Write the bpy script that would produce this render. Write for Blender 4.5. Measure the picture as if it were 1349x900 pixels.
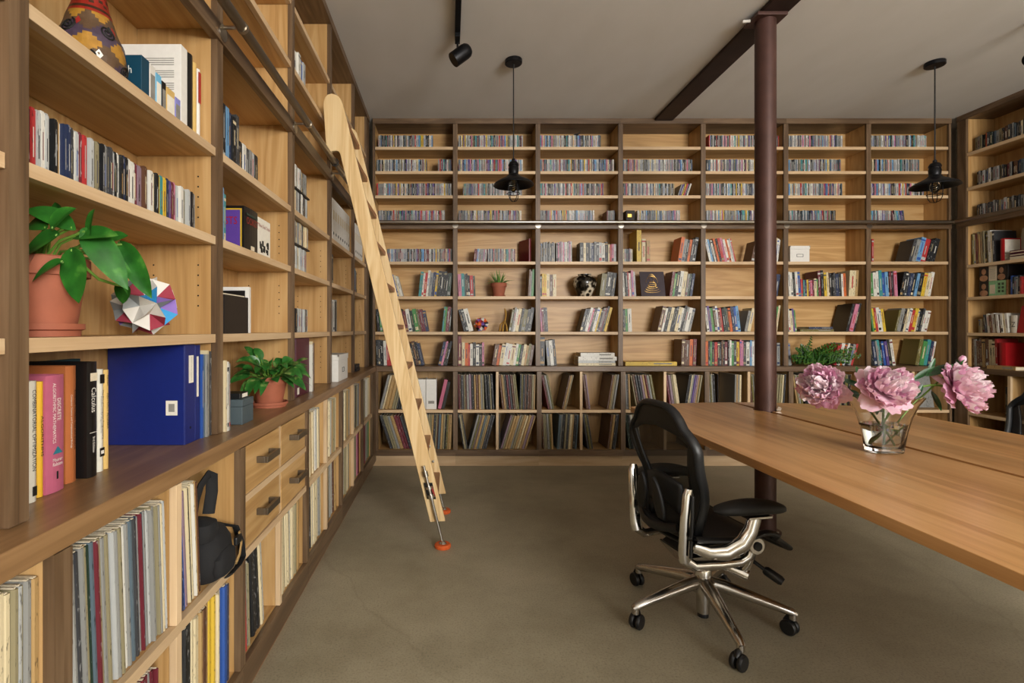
import bpy, bmesh, math, random
from mathutils import Vector, Matrix, noise
R = math.radians
PI = math.pi
random.seed(7)
for o in list(bpy.data.objects): bpy.data.objects.remove(o, do_unlink=True)
SC = bpy.context.scene
COL = SC.collection

# ---------------------------------------------------------------- camera
F, CX, CY, CZ = 680.0, 592.5, 434.0, 1.23            # focal length in px, principal point, camera height
cam_d = bpy.data.cameras.new('camera'); cam = bpy.data.objects.new('camera', cam_d); COL.objects.link(cam)
cam.location = (0, 0, CZ); cam.rotation_euler = (R(90), 0, 0)
cam_d.sensor_width = 36; cam_d.lens = F / 1349 * 36
cam_d.shift_x = (674.5 - CX) / 1349; cam_d.shift_y = -(450 - CY) / 1349
cam_d.clip_start = .05
SC.camera = cam
# ---------------------------------------------------------------- view
vs = SC.view_settings
vs.view_transform = 'Standard'; vs.look = 'None'; vs.gamma = 1; vs.use_curve_mapping = False
vs.exposure = 0.05
SC.cycles.max_bounces = 8; SC.cycles.diffuse_bounces = 3; SC.cycles.transmission_bounces = 8
SC.cycles.caustics_reflective = False; SC.cycles.caustics_refractive = False
SC.cycles.sample_clamp_indirect = 6
# ---------------------------------------------------------------- world
W = bpy.data.worlds.new('world'); SC.world = W; W.use_nodes = True
W.node_tree.nodes['Background'].inputs[0].default_value = (.75, .86, 1, 1)
W.node_tree.nodes['Background'].inputs[1].default_value = .6
# ---------------------------------------------------------------- daylight through the front windows, added fill for the ceiling
def area(name, loc, rot, sx, sy, power, col):
    d = bpy.data.lights.new(name, 'AREA'); d.shape = 'RECTANGLE'; d.size = sx; d.size_y = sy; d.energy = power; d.color = col
    o = bpy.data.objects.new(name, d); COL.objects.link(o); o.location = loc; o.rotation_euler = rot
    return o
area('window_daylight', (3.3, -3.96, 2.2), (R(90), 0, 0), 2.3, 1.6, 330, (1, .975, .94))
area('ceiling_fill', (2.9, -3.9, 1.75), (R(132), 0, 0), 2.6, .8, 150, (1, .985, .96))  # added lamp tilted upward to brighten the ceiling
area('window_daylight', (-.1, -3.96, 2.0), (R(90), 0, 0), 1.2, 1.3, 8, (1, .98, .95))

def lin(c):
    return tuple((x / 12.92 if x <= .04045 else ((x + .055) / 1.055) ** 2.4) for x in c)
def hexc(h):
    return lin(tuple(int(h[i:i + 2], 16) / 255 for i in (0, 2, 4))) + (1,)

# ---------------------------------------------------------------- materials
MATS = {}
def newmat(name):
    m = bpy.data.materials.new(name); m.use_nodes = True
    MATS[name] = m
    return m, m.node_tree, m.node_tree.nodes['Principled BSDF']
def N(nt, t, **kw):
    n = nt.nodes.new(t)
    for k, v in kw.items(): setattr(n, k, v)
    return n
def ramp(nt, stops):
    r = N(nt, 'ShaderNodeValToRGB'); e = r.color_ramp.elements
    while len(e) < len(stops): e.new(.5)
    for el, (p, c) in zip(e, stops): el.position = p; el.color = c
    return r
def coords(nt, scale, obj_random=True, which='Object'):
    tc = N(nt, 'ShaderNodeTexCoord'); mp = N(nt, 'ShaderNodeMapping')
    mp.inputs['Scale'].default_value = scale
    nt.links.new(tc.outputs[which], mp.inputs['Vector'])
    if obj_random:
        oi = N(nt, 'ShaderNodeObjectInfo'); mu = N(nt, 'ShaderNodeMath', operation='MULTIPLY'); mu.inputs[1].default_value = 37.0
        nt.links.new(oi.outputs['Random'], mu.inputs[0]); nt.links.new(mu.outputs[0], mp.inputs['Location'])
    return mp
def plain(name, col, rough=.5, metal=0, spec=.5, bump=0, bscale=60, **kw):
    m, nt, b = newmat(name)
    c = hexc(col)
    b.inputs['Roughness'].default_value = rough; b.inputs['Metallic'].default_value = metal
    b.inputs['Specular IOR Level'].default_value = spec
    mp = coords(nt, (bscale,) * 3, True); nz = N(nt, 'ShaderNodeTexNoise'); nz.inputs['Scale'].default_value = 1; nz.inputs['Detail'].default_value = 4
    nt.links.new(mp.outputs[0], nz.inputs['Vector'])
    v = kw.get('vary', .12)
    r = ramp(nt, [(.3, tuple(x * (1 - v) for x in c[:3]) + (1,)), (.7, tuple(min(1, x * (1 + v)) for x in c[:3]) + (1,))])
    nt.links.new(nz.outputs['Fac'], r.inputs[0]); nt.links.new(r.outputs[0], b.inputs['Base Color'])
    if bump:
        bp = N(nt, 'ShaderNodeBump'); bp.inputs['Strength'].default_value = bump; bp.inputs['Distance'].default_value = .002
        nt.links.new(nz.outputs['Fac'], bp.inputs['Height']); nt.links.new(bp.outputs[0], b.inputs['Normal'])
    return m
def wood(name, axis, light, mid, dark, rough=.45, fine=1.0, figure=1.0, coat=0, plank=0):
    m, nt, b = newmat(name)
    s = [9 * fine] * 3; s['xyz'.index(axis)] = .8 * fine
    mp = coords(nt, tuple(s))
    n1 = N(nt, 'ShaderNodeTexNoise'); n1.inputs['Scale'].default_value = .7; n1.inputs['Detail'].default_value = 3; n1.inputs['Distortion'].default_value = 1.2 * figure
    nt.links.new(mp.outputs[0], n1.inputs['Vector'])
    # cathedral figure: rings of the first noise
    mu = N(nt, 'ShaderNodeMath', operation='MULTIPLY'); mu.inputs[1].default_value = 13 * figure
    nt.links.new(n1.outputs['Fac'], mu.inputs[0])
    fr = N(nt, 'ShaderNodeMath', operation='PINGPONG'); fr.inputs[1].default_value = 1
    nt.links.new(mu.outputs[0], fr.inputs[0])
    s2 = [150 * fine] * 3; s2['xyz'.index(axis)] = 4 * fine
    mp2 = coords(nt, tuple(s2)); n2 = N(nt, 'ShaderNodeTexNoise'); n2.inputs['Scale'].default_value = 1; n2.inputs['Detail'].default_value = 2
    nt.links.new(mp2.outputs[0], n2.inputs['Vector'])
    mx = N(nt, 'ShaderNodeMix'); mx.data_type = 'FLOAT'; mx.inputs[0].default_value = .5
    nt.links.new(fr.outputs[0], mx.inputs[2]); nt.links.new(n2.outputs['Fac'], mx.inputs[3])
    r = ramp(nt, [(.15, hexc(light)), (.5, hexc(mid)), (.9, hexc(dark))])
    nt.links.new(mx.outputs[0], r.inputs[0])
    oi = N(nt, 'ShaderNodeObjectInfo')
    mr = N(nt, 'ShaderNodeMapRange'); mr.inputs[3].default_value = .97 if 'walnut' in name else .88; mr.inputs[4].default_value = 1.03 if 'walnut' in name else 1.1
    nt.links.new(oi.outputs['Random'], mr.inputs[0])
    hs = N(nt, 'ShaderNodeHueSaturation'); nt.links.new(mr.outputs[0], hs.inputs['Value']); nt.links.new(r.outputs[0], hs.inputs['Color'])
    nt.links.new(hs.outputs[0], b.inputs['Base Color'])
    if plank:                                         # glued-up boards, each its own tone
        tc = N(nt, 'ShaderNodeTexCoord'); sx = N(nt, 'ShaderNodeSeparateXYZ'); nt.links.new(tc.outputs['Object'], sx.inputs[0])
        dv = N(nt, 'ShaderNodeMath', operation='DIVIDE'); dv.inputs[1].default_value = plank; nt.links.new(sx.outputs['X'], dv.inputs[0])
        fl = N(nt, 'ShaderNodeMath', operation='FLOOR'); nt.links.new(dv.outputs[0], fl.inputs[0])
        wn = N(nt, 'ShaderNodeTexWhiteNoise', noise_dimensions='1D'); nt.links.new(fl.outputs[0], wn.inputs['W'])
        m2 = N(nt, 'ShaderNodeMapRange'); m2.inputs[3].default_value = .82; m2.inputs[4].default_value = 1.12; nt.links.new(wn.outputs['Value'], m2.inputs[0])
        h2 = N(nt, 'ShaderNodeHueSaturation'); nt.links.new(m2.outputs[0], h2.inputs['Value']); nt.links.new(hs.outputs[0], h2.inputs['Color']); nt.links.new(h2.outputs[0], b.inputs['Base Color'])
        ml = N(nt, 'ShaderNodeMath', operation='MULTIPLY'); ml.inputs[1].default_value = 3.7; nt.links.new(fl.outputs[0], ml.inputs[0])
        cb = N(nt, 'ShaderNodeCombineXYZ'); nt.links.new(ml.outputs[0], cb.inputs['Y']); nt.links.new(cb.outputs[0], mp.inputs['Location'])
    b.inputs['Roughness'].default_value = rough
    if coat: b.inputs['Coat Weight'].default_value = coat; b.inputs['Coat Roughness'].default_value = .3
    bp = N(nt, 'ShaderNodeBump'); bp.inputs['Strength'].default_value = .12; bp.inputs['Distance'].default_value = .001
    nt.links.new(n2.outputs['Fac'], bp.inputs['Height']); nt.links.new(bp.outputs[0], b.inputs['Normal'])
    return m
for ax in 'xyz':
    wood('maple_' + ax, ax, 'cea873', 'c19861', 'ab814d', .42, 1, .8)
    wood('edge_' + ax, ax, 'dec29c', 'd4b68f', 'c4a27a', .45, 1.5, .5)
    wood('walnut_' + ax, ax, '7c644b', '675039', '4d3a28', .42, 1.3, .7)
    wood('pine_' + ax, ax, 'e6cb9c', 'ddbd8a', 'c8a26a', .45, 1.2, .9)
    wood('cherry_' + ax, ax, 'b07c52', '9c6a44', '825334', .45, 1.3, .6)
wood('worktop_y', 'y', 'a58058', '93704a', '7a5a3c', .38, 1.1, .7, .2); wood('worktop_x', 'x', '846a50', '70573f', '55402d', .4, 1.1, .7)
wood('table_y', 'y', 'd6a670', 'c9965f', 'b27f4b', .33, .8, .7, .25, plank=.118)
wood('table_shade_y', 'y', '8a6436', '7a552c', '684522', .5, .8, .5)  # darker copy of the table wood, edge shade in its colour; unassigned
plain('steel', 'b8b0a4', .28, 1, vary=.05)
plain('rail_steel', '8f877a', .34, 1, vary=.08, bscale=12)
plain('chrome', 'dcdad6', .12, 1, vary=.02)
plain('alu', 'c4c0ba', .22, 1, vary=.04)
plain('black_metal', '17171a', .42, .6, vary=.1)
plain('black_plastic', '131416', .45, 0, vary=.1, bscale=200, bump=.05)
plain('black_rubber', '101011', .6, 0)
plain('black_fabric', '141416', .85, 0, bscale=400, bump=.3)
plain('bronze', '4c322b', .48, .3, bscale=9, vary=.18)
plain('beam_steel', '35251f', .55, .4, bscale=9, vary=.2)
plain('orange_rubber', 'e2662c', .6, 0)
plain('terracotta', 'a05a40', .75, 0, bscale=25, vary=.1)
plain('soil', '3a2a20', .95, 0, bscale=150, vary=.4, bump=.8)
plain('paper', 'e9e3d4', .8, 0, vary=.04)
plain('page', 'dccfb4', .85, 0, bscale=300, vary=.12)
plain('white_paint', 'e6e3dc', .6, 0, vary=.03)
plain('gold', 'dcb260', .28, 1, vary=.05)
plain('stem_green', '6f9a3c', .5, 0, vary=.15)
plain('red_label', '9c2a24', .5)
plain('black_ink', '15130f', .7); plain('white_ink', 'ece8de', .7); plain('grey_ink', '8b8880', .7)

def ceiling_mat():
    m, nt, b = newmat('ceiling_plaster')
    mp = coords(nt, (1.1, .5, 1), False); nz = N(nt, 'ShaderNodeTexNoise'); nz.inputs['Detail'].default_value = 3
    nt.links.new(mp.outputs[0], nz.inputs['Vector'])
    r = ramp(nt, [(.3, hexc('e4e2de')), (.7, hexc('e9e7e4'))]); nt.links.new(nz.outputs['Fac'], r.inputs[0])
    nt.links.new(r.outputs[0], b.inputs['Base Color']); b.inputs['Roughness'].default_value = .8
    return m
def floor_mat():
    m, nt, b = newmat('sealed_concrete')
    mp = coords(nt, (1, 1, 1), False)
    n1 = N(nt, 'ShaderNodeTexNoise'); n1.inputs['Scale'].default_value = 1.1; n1.inputs['Detail'].default_value = 6; n1.inputs['Roughness'].default_value = .65
    n2 = N(nt, 'ShaderNodeTexNoise'); n2.inputs['Scale'].default_value = 130; n2.inputs['Detail'].default_value = 3
    n3 = N(nt, 'ShaderNodeTexVoronoi'); n3.inputs['Scale'].default_value = 75
    for n in (n1, n2, n3): nt.links.new(mp.outputs[0], n.inputs['Vector'])
    r1 = ramp(nt, [(.3, hexc('8a816a')), (.5, hexc('a39a82')), (.72, hexc('b7ad95'))]); nt.links.new(n1.outputs['Fac'], r1.inputs[0])
    r2 = ramp(nt, [(.25, (.55, .55, .55, 1)), (.48, (1, 1, 1, 1)), (.72, (1.12, 1.1, 1.08, 1))]); nt.links.new(n2.outputs['Fac'], r2.inputs[0])
    r3 = ramp(nt, [(.06, (.45, .43, .4, 1)), (.13, (1, 1, 1, 1))]); nt.links.new(n3.outputs['Distance'], r3.inputs[0])
    n4 = N(nt, 'ShaderNodeTexNoise'); n4.inputs['Scale'].default_value = 9; nt.links.new(mp.outputs[0], n4.inputs['Vector'])
    r4 = ramp(nt, [(.52, (0, 0, 0, 1)), (.6, (1, 1, 1, 1))]); nt.links.new(n4.outputs['Fac'], r4.inputs[0])
    x1 = N(nt, 'ShaderNodeMix'); x1.data_type = 'RGBA'; x1.blend_type = 'MULTIPLY'; x1.inputs[0].default_value = .75
    nt.links.new(r1.outputs[0], x1.inputs[6]); nt.links.new(r2.outputs[0], x1.inputs[7])
    x2 = N(nt, 'ShaderNodeMix'); x2.data_type = 'RGBA'; x2.blend_type = 'MULTIPLY'
    nt.links.new(r4.outputs[0], x2.inputs[0]); nt.links.new(x1.outputs[2], x2.inputs[6]); nt.links.new(r3.outputs[0], x2.inputs[7])
    # hairline cracks
    w = N(nt, 'ShaderNodeTexVoronoi', feature='DISTANCE_TO_EDGE'); w.inputs['Scale'].default_value = .55
    n5 = N(nt, 'ShaderNodeTexNoise'); n5.inputs['Scale'].default_value = 2.5; n5.inputs['Detail'].default_value = 5; nt.links.new(mp.outputs[0], n5.inputs['Vector'])
    xm = N(nt, 'ShaderNodeMix'); xm.data_type = 'VECTOR'; xm.inputs[0].default_value = .25
    nt.links.new(mp.outputs[0], xm.inputs[4]); nt.links.new(n5.outputs['Color'], xm.inputs[5]); nt.links.new(xm.outputs[1], w.inputs['Vector'])
    r5 = ramp(nt, [(.0, (.6, .58, .55, 1)), (.004, (1, 1, 1, 1))]); nt.links.new(w.outputs['Distance'], r5.inputs[0])
    x3 = N(nt, 'ShaderNodeMix'); x3.data_type = 'RGBA'; x3.blend_type = 'MULTIPLY'; x3.inputs[0].default_value = .3
    nt.links.new(x2.outputs[2], x3.inputs[6]); nt.links.new(r5.outputs[0], x3.inputs[7])
    nt.links.new(x3.outputs[2], b.inputs['Base Color'])
    rr = N(nt, 'ShaderNodeMapRange'); rr.inputs[3].default_value = .38; rr.inputs[4].default_value = .62
    nt.links.new(n1.outputs['Fac'], rr.inputs[0]); nt.links.new(rr.outputs[0], b.inputs['Roughness'])
    bp = N(nt, 'ShaderNodeBump'); bp.inputs['Strength'].default_value = .08; bp.inputs['Distance'].default_value = .002
    nt.links.new(n2.outputs['Fac'], bp.inputs['Height']); nt.links.new(bp.outputs[0], b.inputs['Normal'])
    return m
ceiling_mat(); floor_mat()
plain('wall_paint', 'cfc8bc', .8, vary=.03)
def glass(name, col, rough=0.0, ior=1.45):
    m, nt, b = newmat(name)
    b.inputs['Base Color'].default_value = col; b.inputs['Transmission Weight'].default_value = 1; b.inputs['Roughness'].default_value = rough; b.inputs['IOR'].default_value = ior
    return m
glass('clear_glass', (.98, 1, .99, 1)); glass('water', (.97, 1, .98, 1), 0, 1.33)

# spine colours: letter -> (word, hex)
PAL = {'w': ('white', 'd9d6cc'), 'c': ('cream', 'd6c7a2'), 'g': ('grey', '8c8c88'), 'l': ('pale grey', 'b4b6b4'), 'k': ('black', '191a1c'),
       'x': ('charcoal', '3c3d40'), 'n': ('navy', '24304f'), 'b': ('blue', '2f55a0'), 's': ('sky blue', '6d9cc4'), 't': ('teal', '3f8c8c'),
       'e': ('green', '4a8a4a'), 'd': ('dark green', '26382c'), 'y': ('yellow', 'd2b036'), 'o': ('orange', 'c8642c'), 'r': ('red', 'b23434'),
       'm': ('maroon', '6a2630'), 'p': ('pink', 'c27a92'), 'u': ('purple', '5f4a86'), 'v': ('olive', '6c6434'), 'a': ('tan', 'ad8d5c'),
       'h': ('brown', '5c3c28'), 'i': ('slate', '5a6a74'), 'f': ('mauve', '8a7480'), 'j': ('khaki', '8f8668')}
def spine_mat(k):
    word, h = PAL[k]
    m, nt, b = newmat('spine_' + word.replace(' ', '_'))
    c = hexc(h)
    mp = coords(nt, (160, 160, 55)); nz = N(nt, 'ShaderNodeTexNoise'); nz.inputs['Scale'].default_value = 1; nz.inputs['Detail'].default_value = 2
    nt.links.new(mp.outputs[0], nz.inputs['Vector'])
    dark = (c[0] + c[1] + c[2]) < .35
    ink = tuple(min(1, x * .45 + .28) for x in c[:3]) + (1,) if dark else tuple(x * .42 for x in c[:3]) + (1,)
    r = ramp(nt, [(.0, c), (.60, c), (.68, ink)]); nt.links.new(nz.outputs['Fac'], r.inputs[0])
    tc = N(nt, 'ShaderNodeTexCoord'); sx = N(nt, 'ShaderNodeSeparateXYZ'); nt.links.new(tc.outputs['Normal'], sx.inputs[0])
    ls = N(nt, 'ShaderNodeMath', operation='LESS_THAN'); ls.inputs[1].default_value = -.7; nt.links.new(sx.outputs['Y'], ls.inputs[0])
    mx = N(nt, 'ShaderNodeMix'); mx.data_type = 'RGBA'; mx.inputs[6].default_value = c
    nt.links.new(ls.outputs[0], mx.inputs[0]); nt.links.new(r.outputs[0], mx.inputs[7])
    nt.links.new(mx.outputs[2], b.inputs['Base Color']); b.inputs['Roughness'].default_value = .42
    return m
for k in PAL: spine_mat(k)
def SM(k): return MATS['spine_' + PAL[k][0].replace(' ', '_')]

# ---------------------------------------------------------------- mesh builder
class MB:
    def __init__(s): s.v = []; s.f = []; s.m = []; s.s = []
    def add(s, vs, fs, mi=0, smooth=False):
        b = len(s.v); s.v += [tuple(v) for v in vs]
        for f in fs: s.f.append(tuple(i + b for i in f)); s.m.append(mi); s.s.append(smooth)
        return s
    def box(s, x0, x1, y0, y1, z0, z1, mi=0):
        vs = [(x, y, z) for x in (x0, x1) for y in (y0, y1) for z in (z0, z1)]
        return s.add(vs, [(0, 1, 3, 2), (4, 6, 7, 5), (0, 4, 5, 1), (2, 3, 7, 6), (0, 2, 6, 4), (1, 5, 7, 3)], mi)
    def hexa(s, b4, t4, mi=0):
        return s.add(list(b4) + list(t4), [(3, 2, 1, 0), (4, 5, 6, 7), (0, 1, 5, 4), (1, 2, 6, 5), (2, 3, 7, 6), (3, 0, 4, 7)], mi)
    def tube(s, pts, rad, seg=10, mi=0, cap=True, flat=1.0, up=None):
        pts = [Vector(p) for p in pts]; n = len(pts)
        if not hasattr(rad, '__len__'): rad = [rad] * n
        vs = []; fs = []; prev = None
        for i, p in enumerate(pts):
            t = (pts[min(i + 1, n - 1)] - pts[max(i - 1, 0)]).normalized()
            if prev is None:
                a = Vector(up) if up else (Vector((0, 0, 1)) if abs(t.z) < .9 else Vector((1, 0, 0)))
                prev = (a - t * a.dot(t)).normalized()
            else: prev = (prev - t * prev.dot(t)).normalized()
            q = t.cross(prev)
            for k in range(seg):
                a = 2 * PI * k / seg
                vs.append(p + prev * (math.cos(a) * rad[i]) + q * (math.sin(a) * rad[i] * flat))
        for i in range(n - 1):
            for k in range(seg):
                k2 = (k + 1) % seg
                fs.append((i * seg + k, i * seg + k2, (i + 1) * seg + k2, (i + 1) * seg + k))
        s.add(vs, fs, mi, True)
        if cap:
            b = len(s.v) - len(vs)
            s.f.append(tuple(b + k for k in range(seg))[::-1]); s.m.append(mi); s.s.append(False)
            s.f.append(tuple(b + (n - 1) * seg + k for k in range(seg))); s.m.append(mi); s.s.append(False)
        return s
    def lathe(s, prof, c=(0, 0, 0), seg=32, mi=0, sx=1, sy=1, power=2.0, close=False):
        vs = []; fs = []; n = len(prof)
        for r, z in prof:
            for k in range(seg):
                a = 2 * PI * k / seg; ca, sa = math.cos(a), math.sin(a)
                if power != 2: ca = math.copysign(abs(ca) ** (2 / power), ca); sa = math.copysign(abs(sa) ** (2 / power), sa)
                vs.append((c[0] + r * sx * ca, c[1] + r * sy * sa, c[2] + z))
        for i in range(n - 1):
            for k in range(seg):
                k2 = (k + 1) % seg
                fs.append((i * seg + k, i * seg + k2, (i + 1) * seg + k2, (i + 1) * seg + k))
        s.add(vs, fs, mi, True)
        b = len(s.v) - len(vs)
        if close:
            for k in range(seg):
                k2 = (k + 1) % seg
                s.f.append((b + (n - 1) * seg + k, b + (n - 1) * seg + k2, b + k2, b + k)); s.m.append(mi); s.s.append(True)
        else:
            if prof[0][0] > 1e-6: s.f.append(tuple(b + k for k in range(seg))[::-1]); s.m.append(mi); s.s.append(False)
            if prof[-1][0] > 1e-6: s.f.append(tuple(b + (n - 1) * seg + k for k in range(seg))); s.m.append(mi); s.s.append(False)
        return s
    def sphere(s, c, r, seg=16, rings=10, mi=0, sc=(1, 1, 1)):
        prof = [(max(1e-5, math.sin(PI * i / rings)) * 1, -math.cos(PI * i / rings)) for i in range(rings + 1)]
        b = MB(); b.lathe(prof, seg=seg)
        return s.add([(c[0] + v[0] * r * sc[0], c[1] + v[1] * r * sc[1], c[2] + v[2] * r * sc[2]) for v in b.v], b.f, mi, True)
    def prism(s, poly, axis, a, b, mi=0):
        # poly of 2-D points extruded along axis ('x','y','z') from a to b
        def P(p, t): return {'x': (t, p[0], p[1]), 'y': (p[0], t, p[1]), 'z': (p[0], p[1], t)}[axis]
        n = len(poly)
        return s.add([P(p, a) for p in poly] + [P(p, b) for p in poly], [tuple(range(n))[::-1], tuple(range(n, 2 * n))] + [(i, (i + 1) % n, n + (i + 1) % n, n + i) for i in range(n)], mi)
    def grid(s, fn, nu, nv, mi=0, smooth=True):
        vs = [fn(i / nu, j / nv) for i in range(nu + 1) for j in range(nv + 1)]
        fs = [(i * (nv + 1) + j, (i + 1) * (nv + 1) + j, (i + 1) * (nv + 1) + j + 1, i * (nv + 1) + j + 1) for i in range(nu) for j in range(nv)]
        return s.add(vs, fs, mi, smooth)
    def xf(s, M):
        s.v = [tuple(M @ Vector(v)) for v in s.v]; return s
    def merge(s, o):
        b = len(s.v); s.v += o.v; s.f += [tuple(i + b for i in f) for f in o.f]; s.m += o.m; s.s += o.s; return s
    def build(s, name, mats, parent=None, bevel=0, label=None, subd=0, solid=0):
        me = bpy.data.meshes.new(name); me.from_pydata(s.v, [], s.f)
        if not isinstance(mats, (list, tuple)): mats = [mats]
        for m in mats: me.materials.append(MATS[m] if isinstance(m, str) else m)
        me.polygons.foreach_set('material_index', s.m); me.polygons.foreach_set('use_smooth', s.s)
        bm = bmesh.new(); bm.from_mesh(me); bmesh.ops.recalc_face_normals(bm, faces=bm.faces); bm.to_mesh(me); bm.free()
        if any(s.s): me.set_sharp_from_angle(angle=R(42))
        o = bpy.data.objects.new(name, me); COL.objects.link(o)
        if parent: o.parent = parent
        if label: o['label'] = label
        if solid: d = o.modifiers.new('s', 'SOLIDIFY'); d.thickness = solid; d.offset = 0
        if bevel:
            d = o.modifiers.new('b', 'BEVEL'); d.width = bevel; d.segments = 2; d.limit_method = 'ANGLE'; d.angle_limit = R(40)
        if subd: d = o.modifiers.new('u', 'SUBSURF'); d.levels = subd; d.render_levels = subd
        return o
USED = {}
def tag(o, label, cat, group=None, kind=None):
    if label:
        if label in USED and not group: print('DUPLICATE LABEL', label)
        USED[label] = o.name; o['label'] = label
    if cat: o['category'] = cat
    if group: o['group'] = group
    if kind: o['kind'] = kind
    return o
def thing(name, label, cat, loc=(0, 0, 0), rot=(0, 0, 0), group=None):
    o = bpy.data.objects.new(name, None); COL.objects.link(o); o.location = loc; o.rotation_euler = rot; o.empty_display_size = .05
    return tag(o, label, cat, group)
def struct(o): o['kind'] = 'structure'; return o
ORD = ['zeroth', 'first', 'second', 'third', 'fourth', 'fifth', 'sixth', 'seventh', 'eighth', 'ninth', 'tenth', 'eleventh', 'twelfth', 'thirteenth', 'fourteenth', 'fifteenth', 'sixteenth', 'seventeenth', 'eighteenth', 'nineteenth', 'twentieth']
def ordw(n):
    if n <= 20: return ORD[n]
    t = ['', '', 'twenty', 'thirty', 'forty', 'fifty', 'sixty'][n // 10]
    return t + '-' + ORD[n % 10] if n % 10 else {'twenty': 'twentieth', 'thirty': 'thirtieth', 'forty': 'fortieth', 'fifty': 'fiftieth', 'sixty': 'sixtieth'}[t]

# ---------------------------------------------------------------- wall frames: u along the wall, d into it, z up
YB, XL, XR = 4.69, -.73, 4.585
FR = {'B': ((0, YB, 0), 0), 'L': ((XL, 0, 0), R(90)), 'R': ((XR, YB, 0), R(-90))}
def WP(w, u, d, z):
    (ox, oy, oz), a = FR[w]; c, s = math.cos(a), math.sin(a)
    return (ox + u * c - d * s, oy + u * s + d * c, z)
def pu(w, px, d=.06):
    # wall coordinate u of a photograph column on a plane d behind the front of the shelves
    if w == 'B': return (px - CX) * (YB + d) / F
    if w == 'L': return (d - XL) * F / (CX - px)
    return YB - (XR + d) * F / (px - CX)
ZS = {'B': dict(s1=2.891, s2=2.670, s3=2.449, s4=2.200, s5=1.8466, s6=1.531, s7=1.208, top=.8985, lp1=.5085, lp2=.150),
      'L': dict(s1=2.76, s2=2.467, s4=2.200, s5=1.80, s6=1.522, s7=1.215, top=.8985, lp1=.5085, lp2=.150),
      'R': dict(s1=2.793, s2=2.486, s4=2.200, s5=1.80, s6=1.515, s7=1.20, top=.8985, lp1=.5085, lp2=.150)}
ZC = 3.147                                            # ceiling
DEP = .265                                            # depth of the bookcases

# ---------------------------------------------------------------- room shell
def slab(name, x0, x1, y0, y1, z0, z1, m):
    return struct(MB().box(x0, x1, y0, y1, z0, z1).build(name, m))
RX0, RX1, RY0, RY1 = XL - DEP - .005, XR + DEP + .005, -4.0, YB + DEP + .005
slab('floor', RX0 - .1, RX1 + .1, RY0 - .1, RY1 + .1, -.1, 0, 'sealed_concrete')
slab('ceiling', RX0 - .1, RX1 + .1, RY0 - .1, RY1 + .1, ZC, ZC + .1, 'ceiling_plaster')
slab('wall_left', RX0 - .1, RX0, RY0, RY1, 0, ZC, 'wall_paint')
slab('wall_right', RX1, RX1 + .1, RY0, RY1, 0, ZC, 'wall_paint')
slab('wall_back', RX0, RX1, RY1, RY1 + .1, 0, ZC, 'wall_paint')
# street front behind the camera: wall with two window openings
fw = MB()
ops = [(-.75, .55, 1.3, 2.7), (2.1, 4.5, 1.3, 3.05)]
xs = [RX0 - .1, -.75, .55, 2.1, 4.5, RX1 + .1]
fw.box(xs[0], xs[1], RY0 - .1, RY0, 0, ZC).box(xs[2], xs[3], RY0 - .1, RY0, 0, ZC).box(xs[4], xs[5], RY0 - .1, RY0, 0, ZC)
for (a, b, c, d) in ops: fw.box(a, b, RY0 - .1, RY0, 0, c).box(a, b, RY0 - .1, RY0, d, ZC)
struct(fw.build('wall_front', 'wall_paint'))
for i, (a, b, c, d) in enumerate(ops):
    e = struct(thing('window_%d' % (i + 1), None, None, ((a + b) / 2, RY0 - .05, c)))
    w, h = (b - a) / 2, d - c
    f = MB()
    f.box(-w, w, -.03, .03, 0, .05).box(-w, w, -.03, .03, h - .05, h).box(-w, -w + .05, -.03, .03, .05, h - .05).box(w - .05, w, -.03, .03, .05, h - .05)
    f.build('window_frame', 'black_metal', e)

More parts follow.
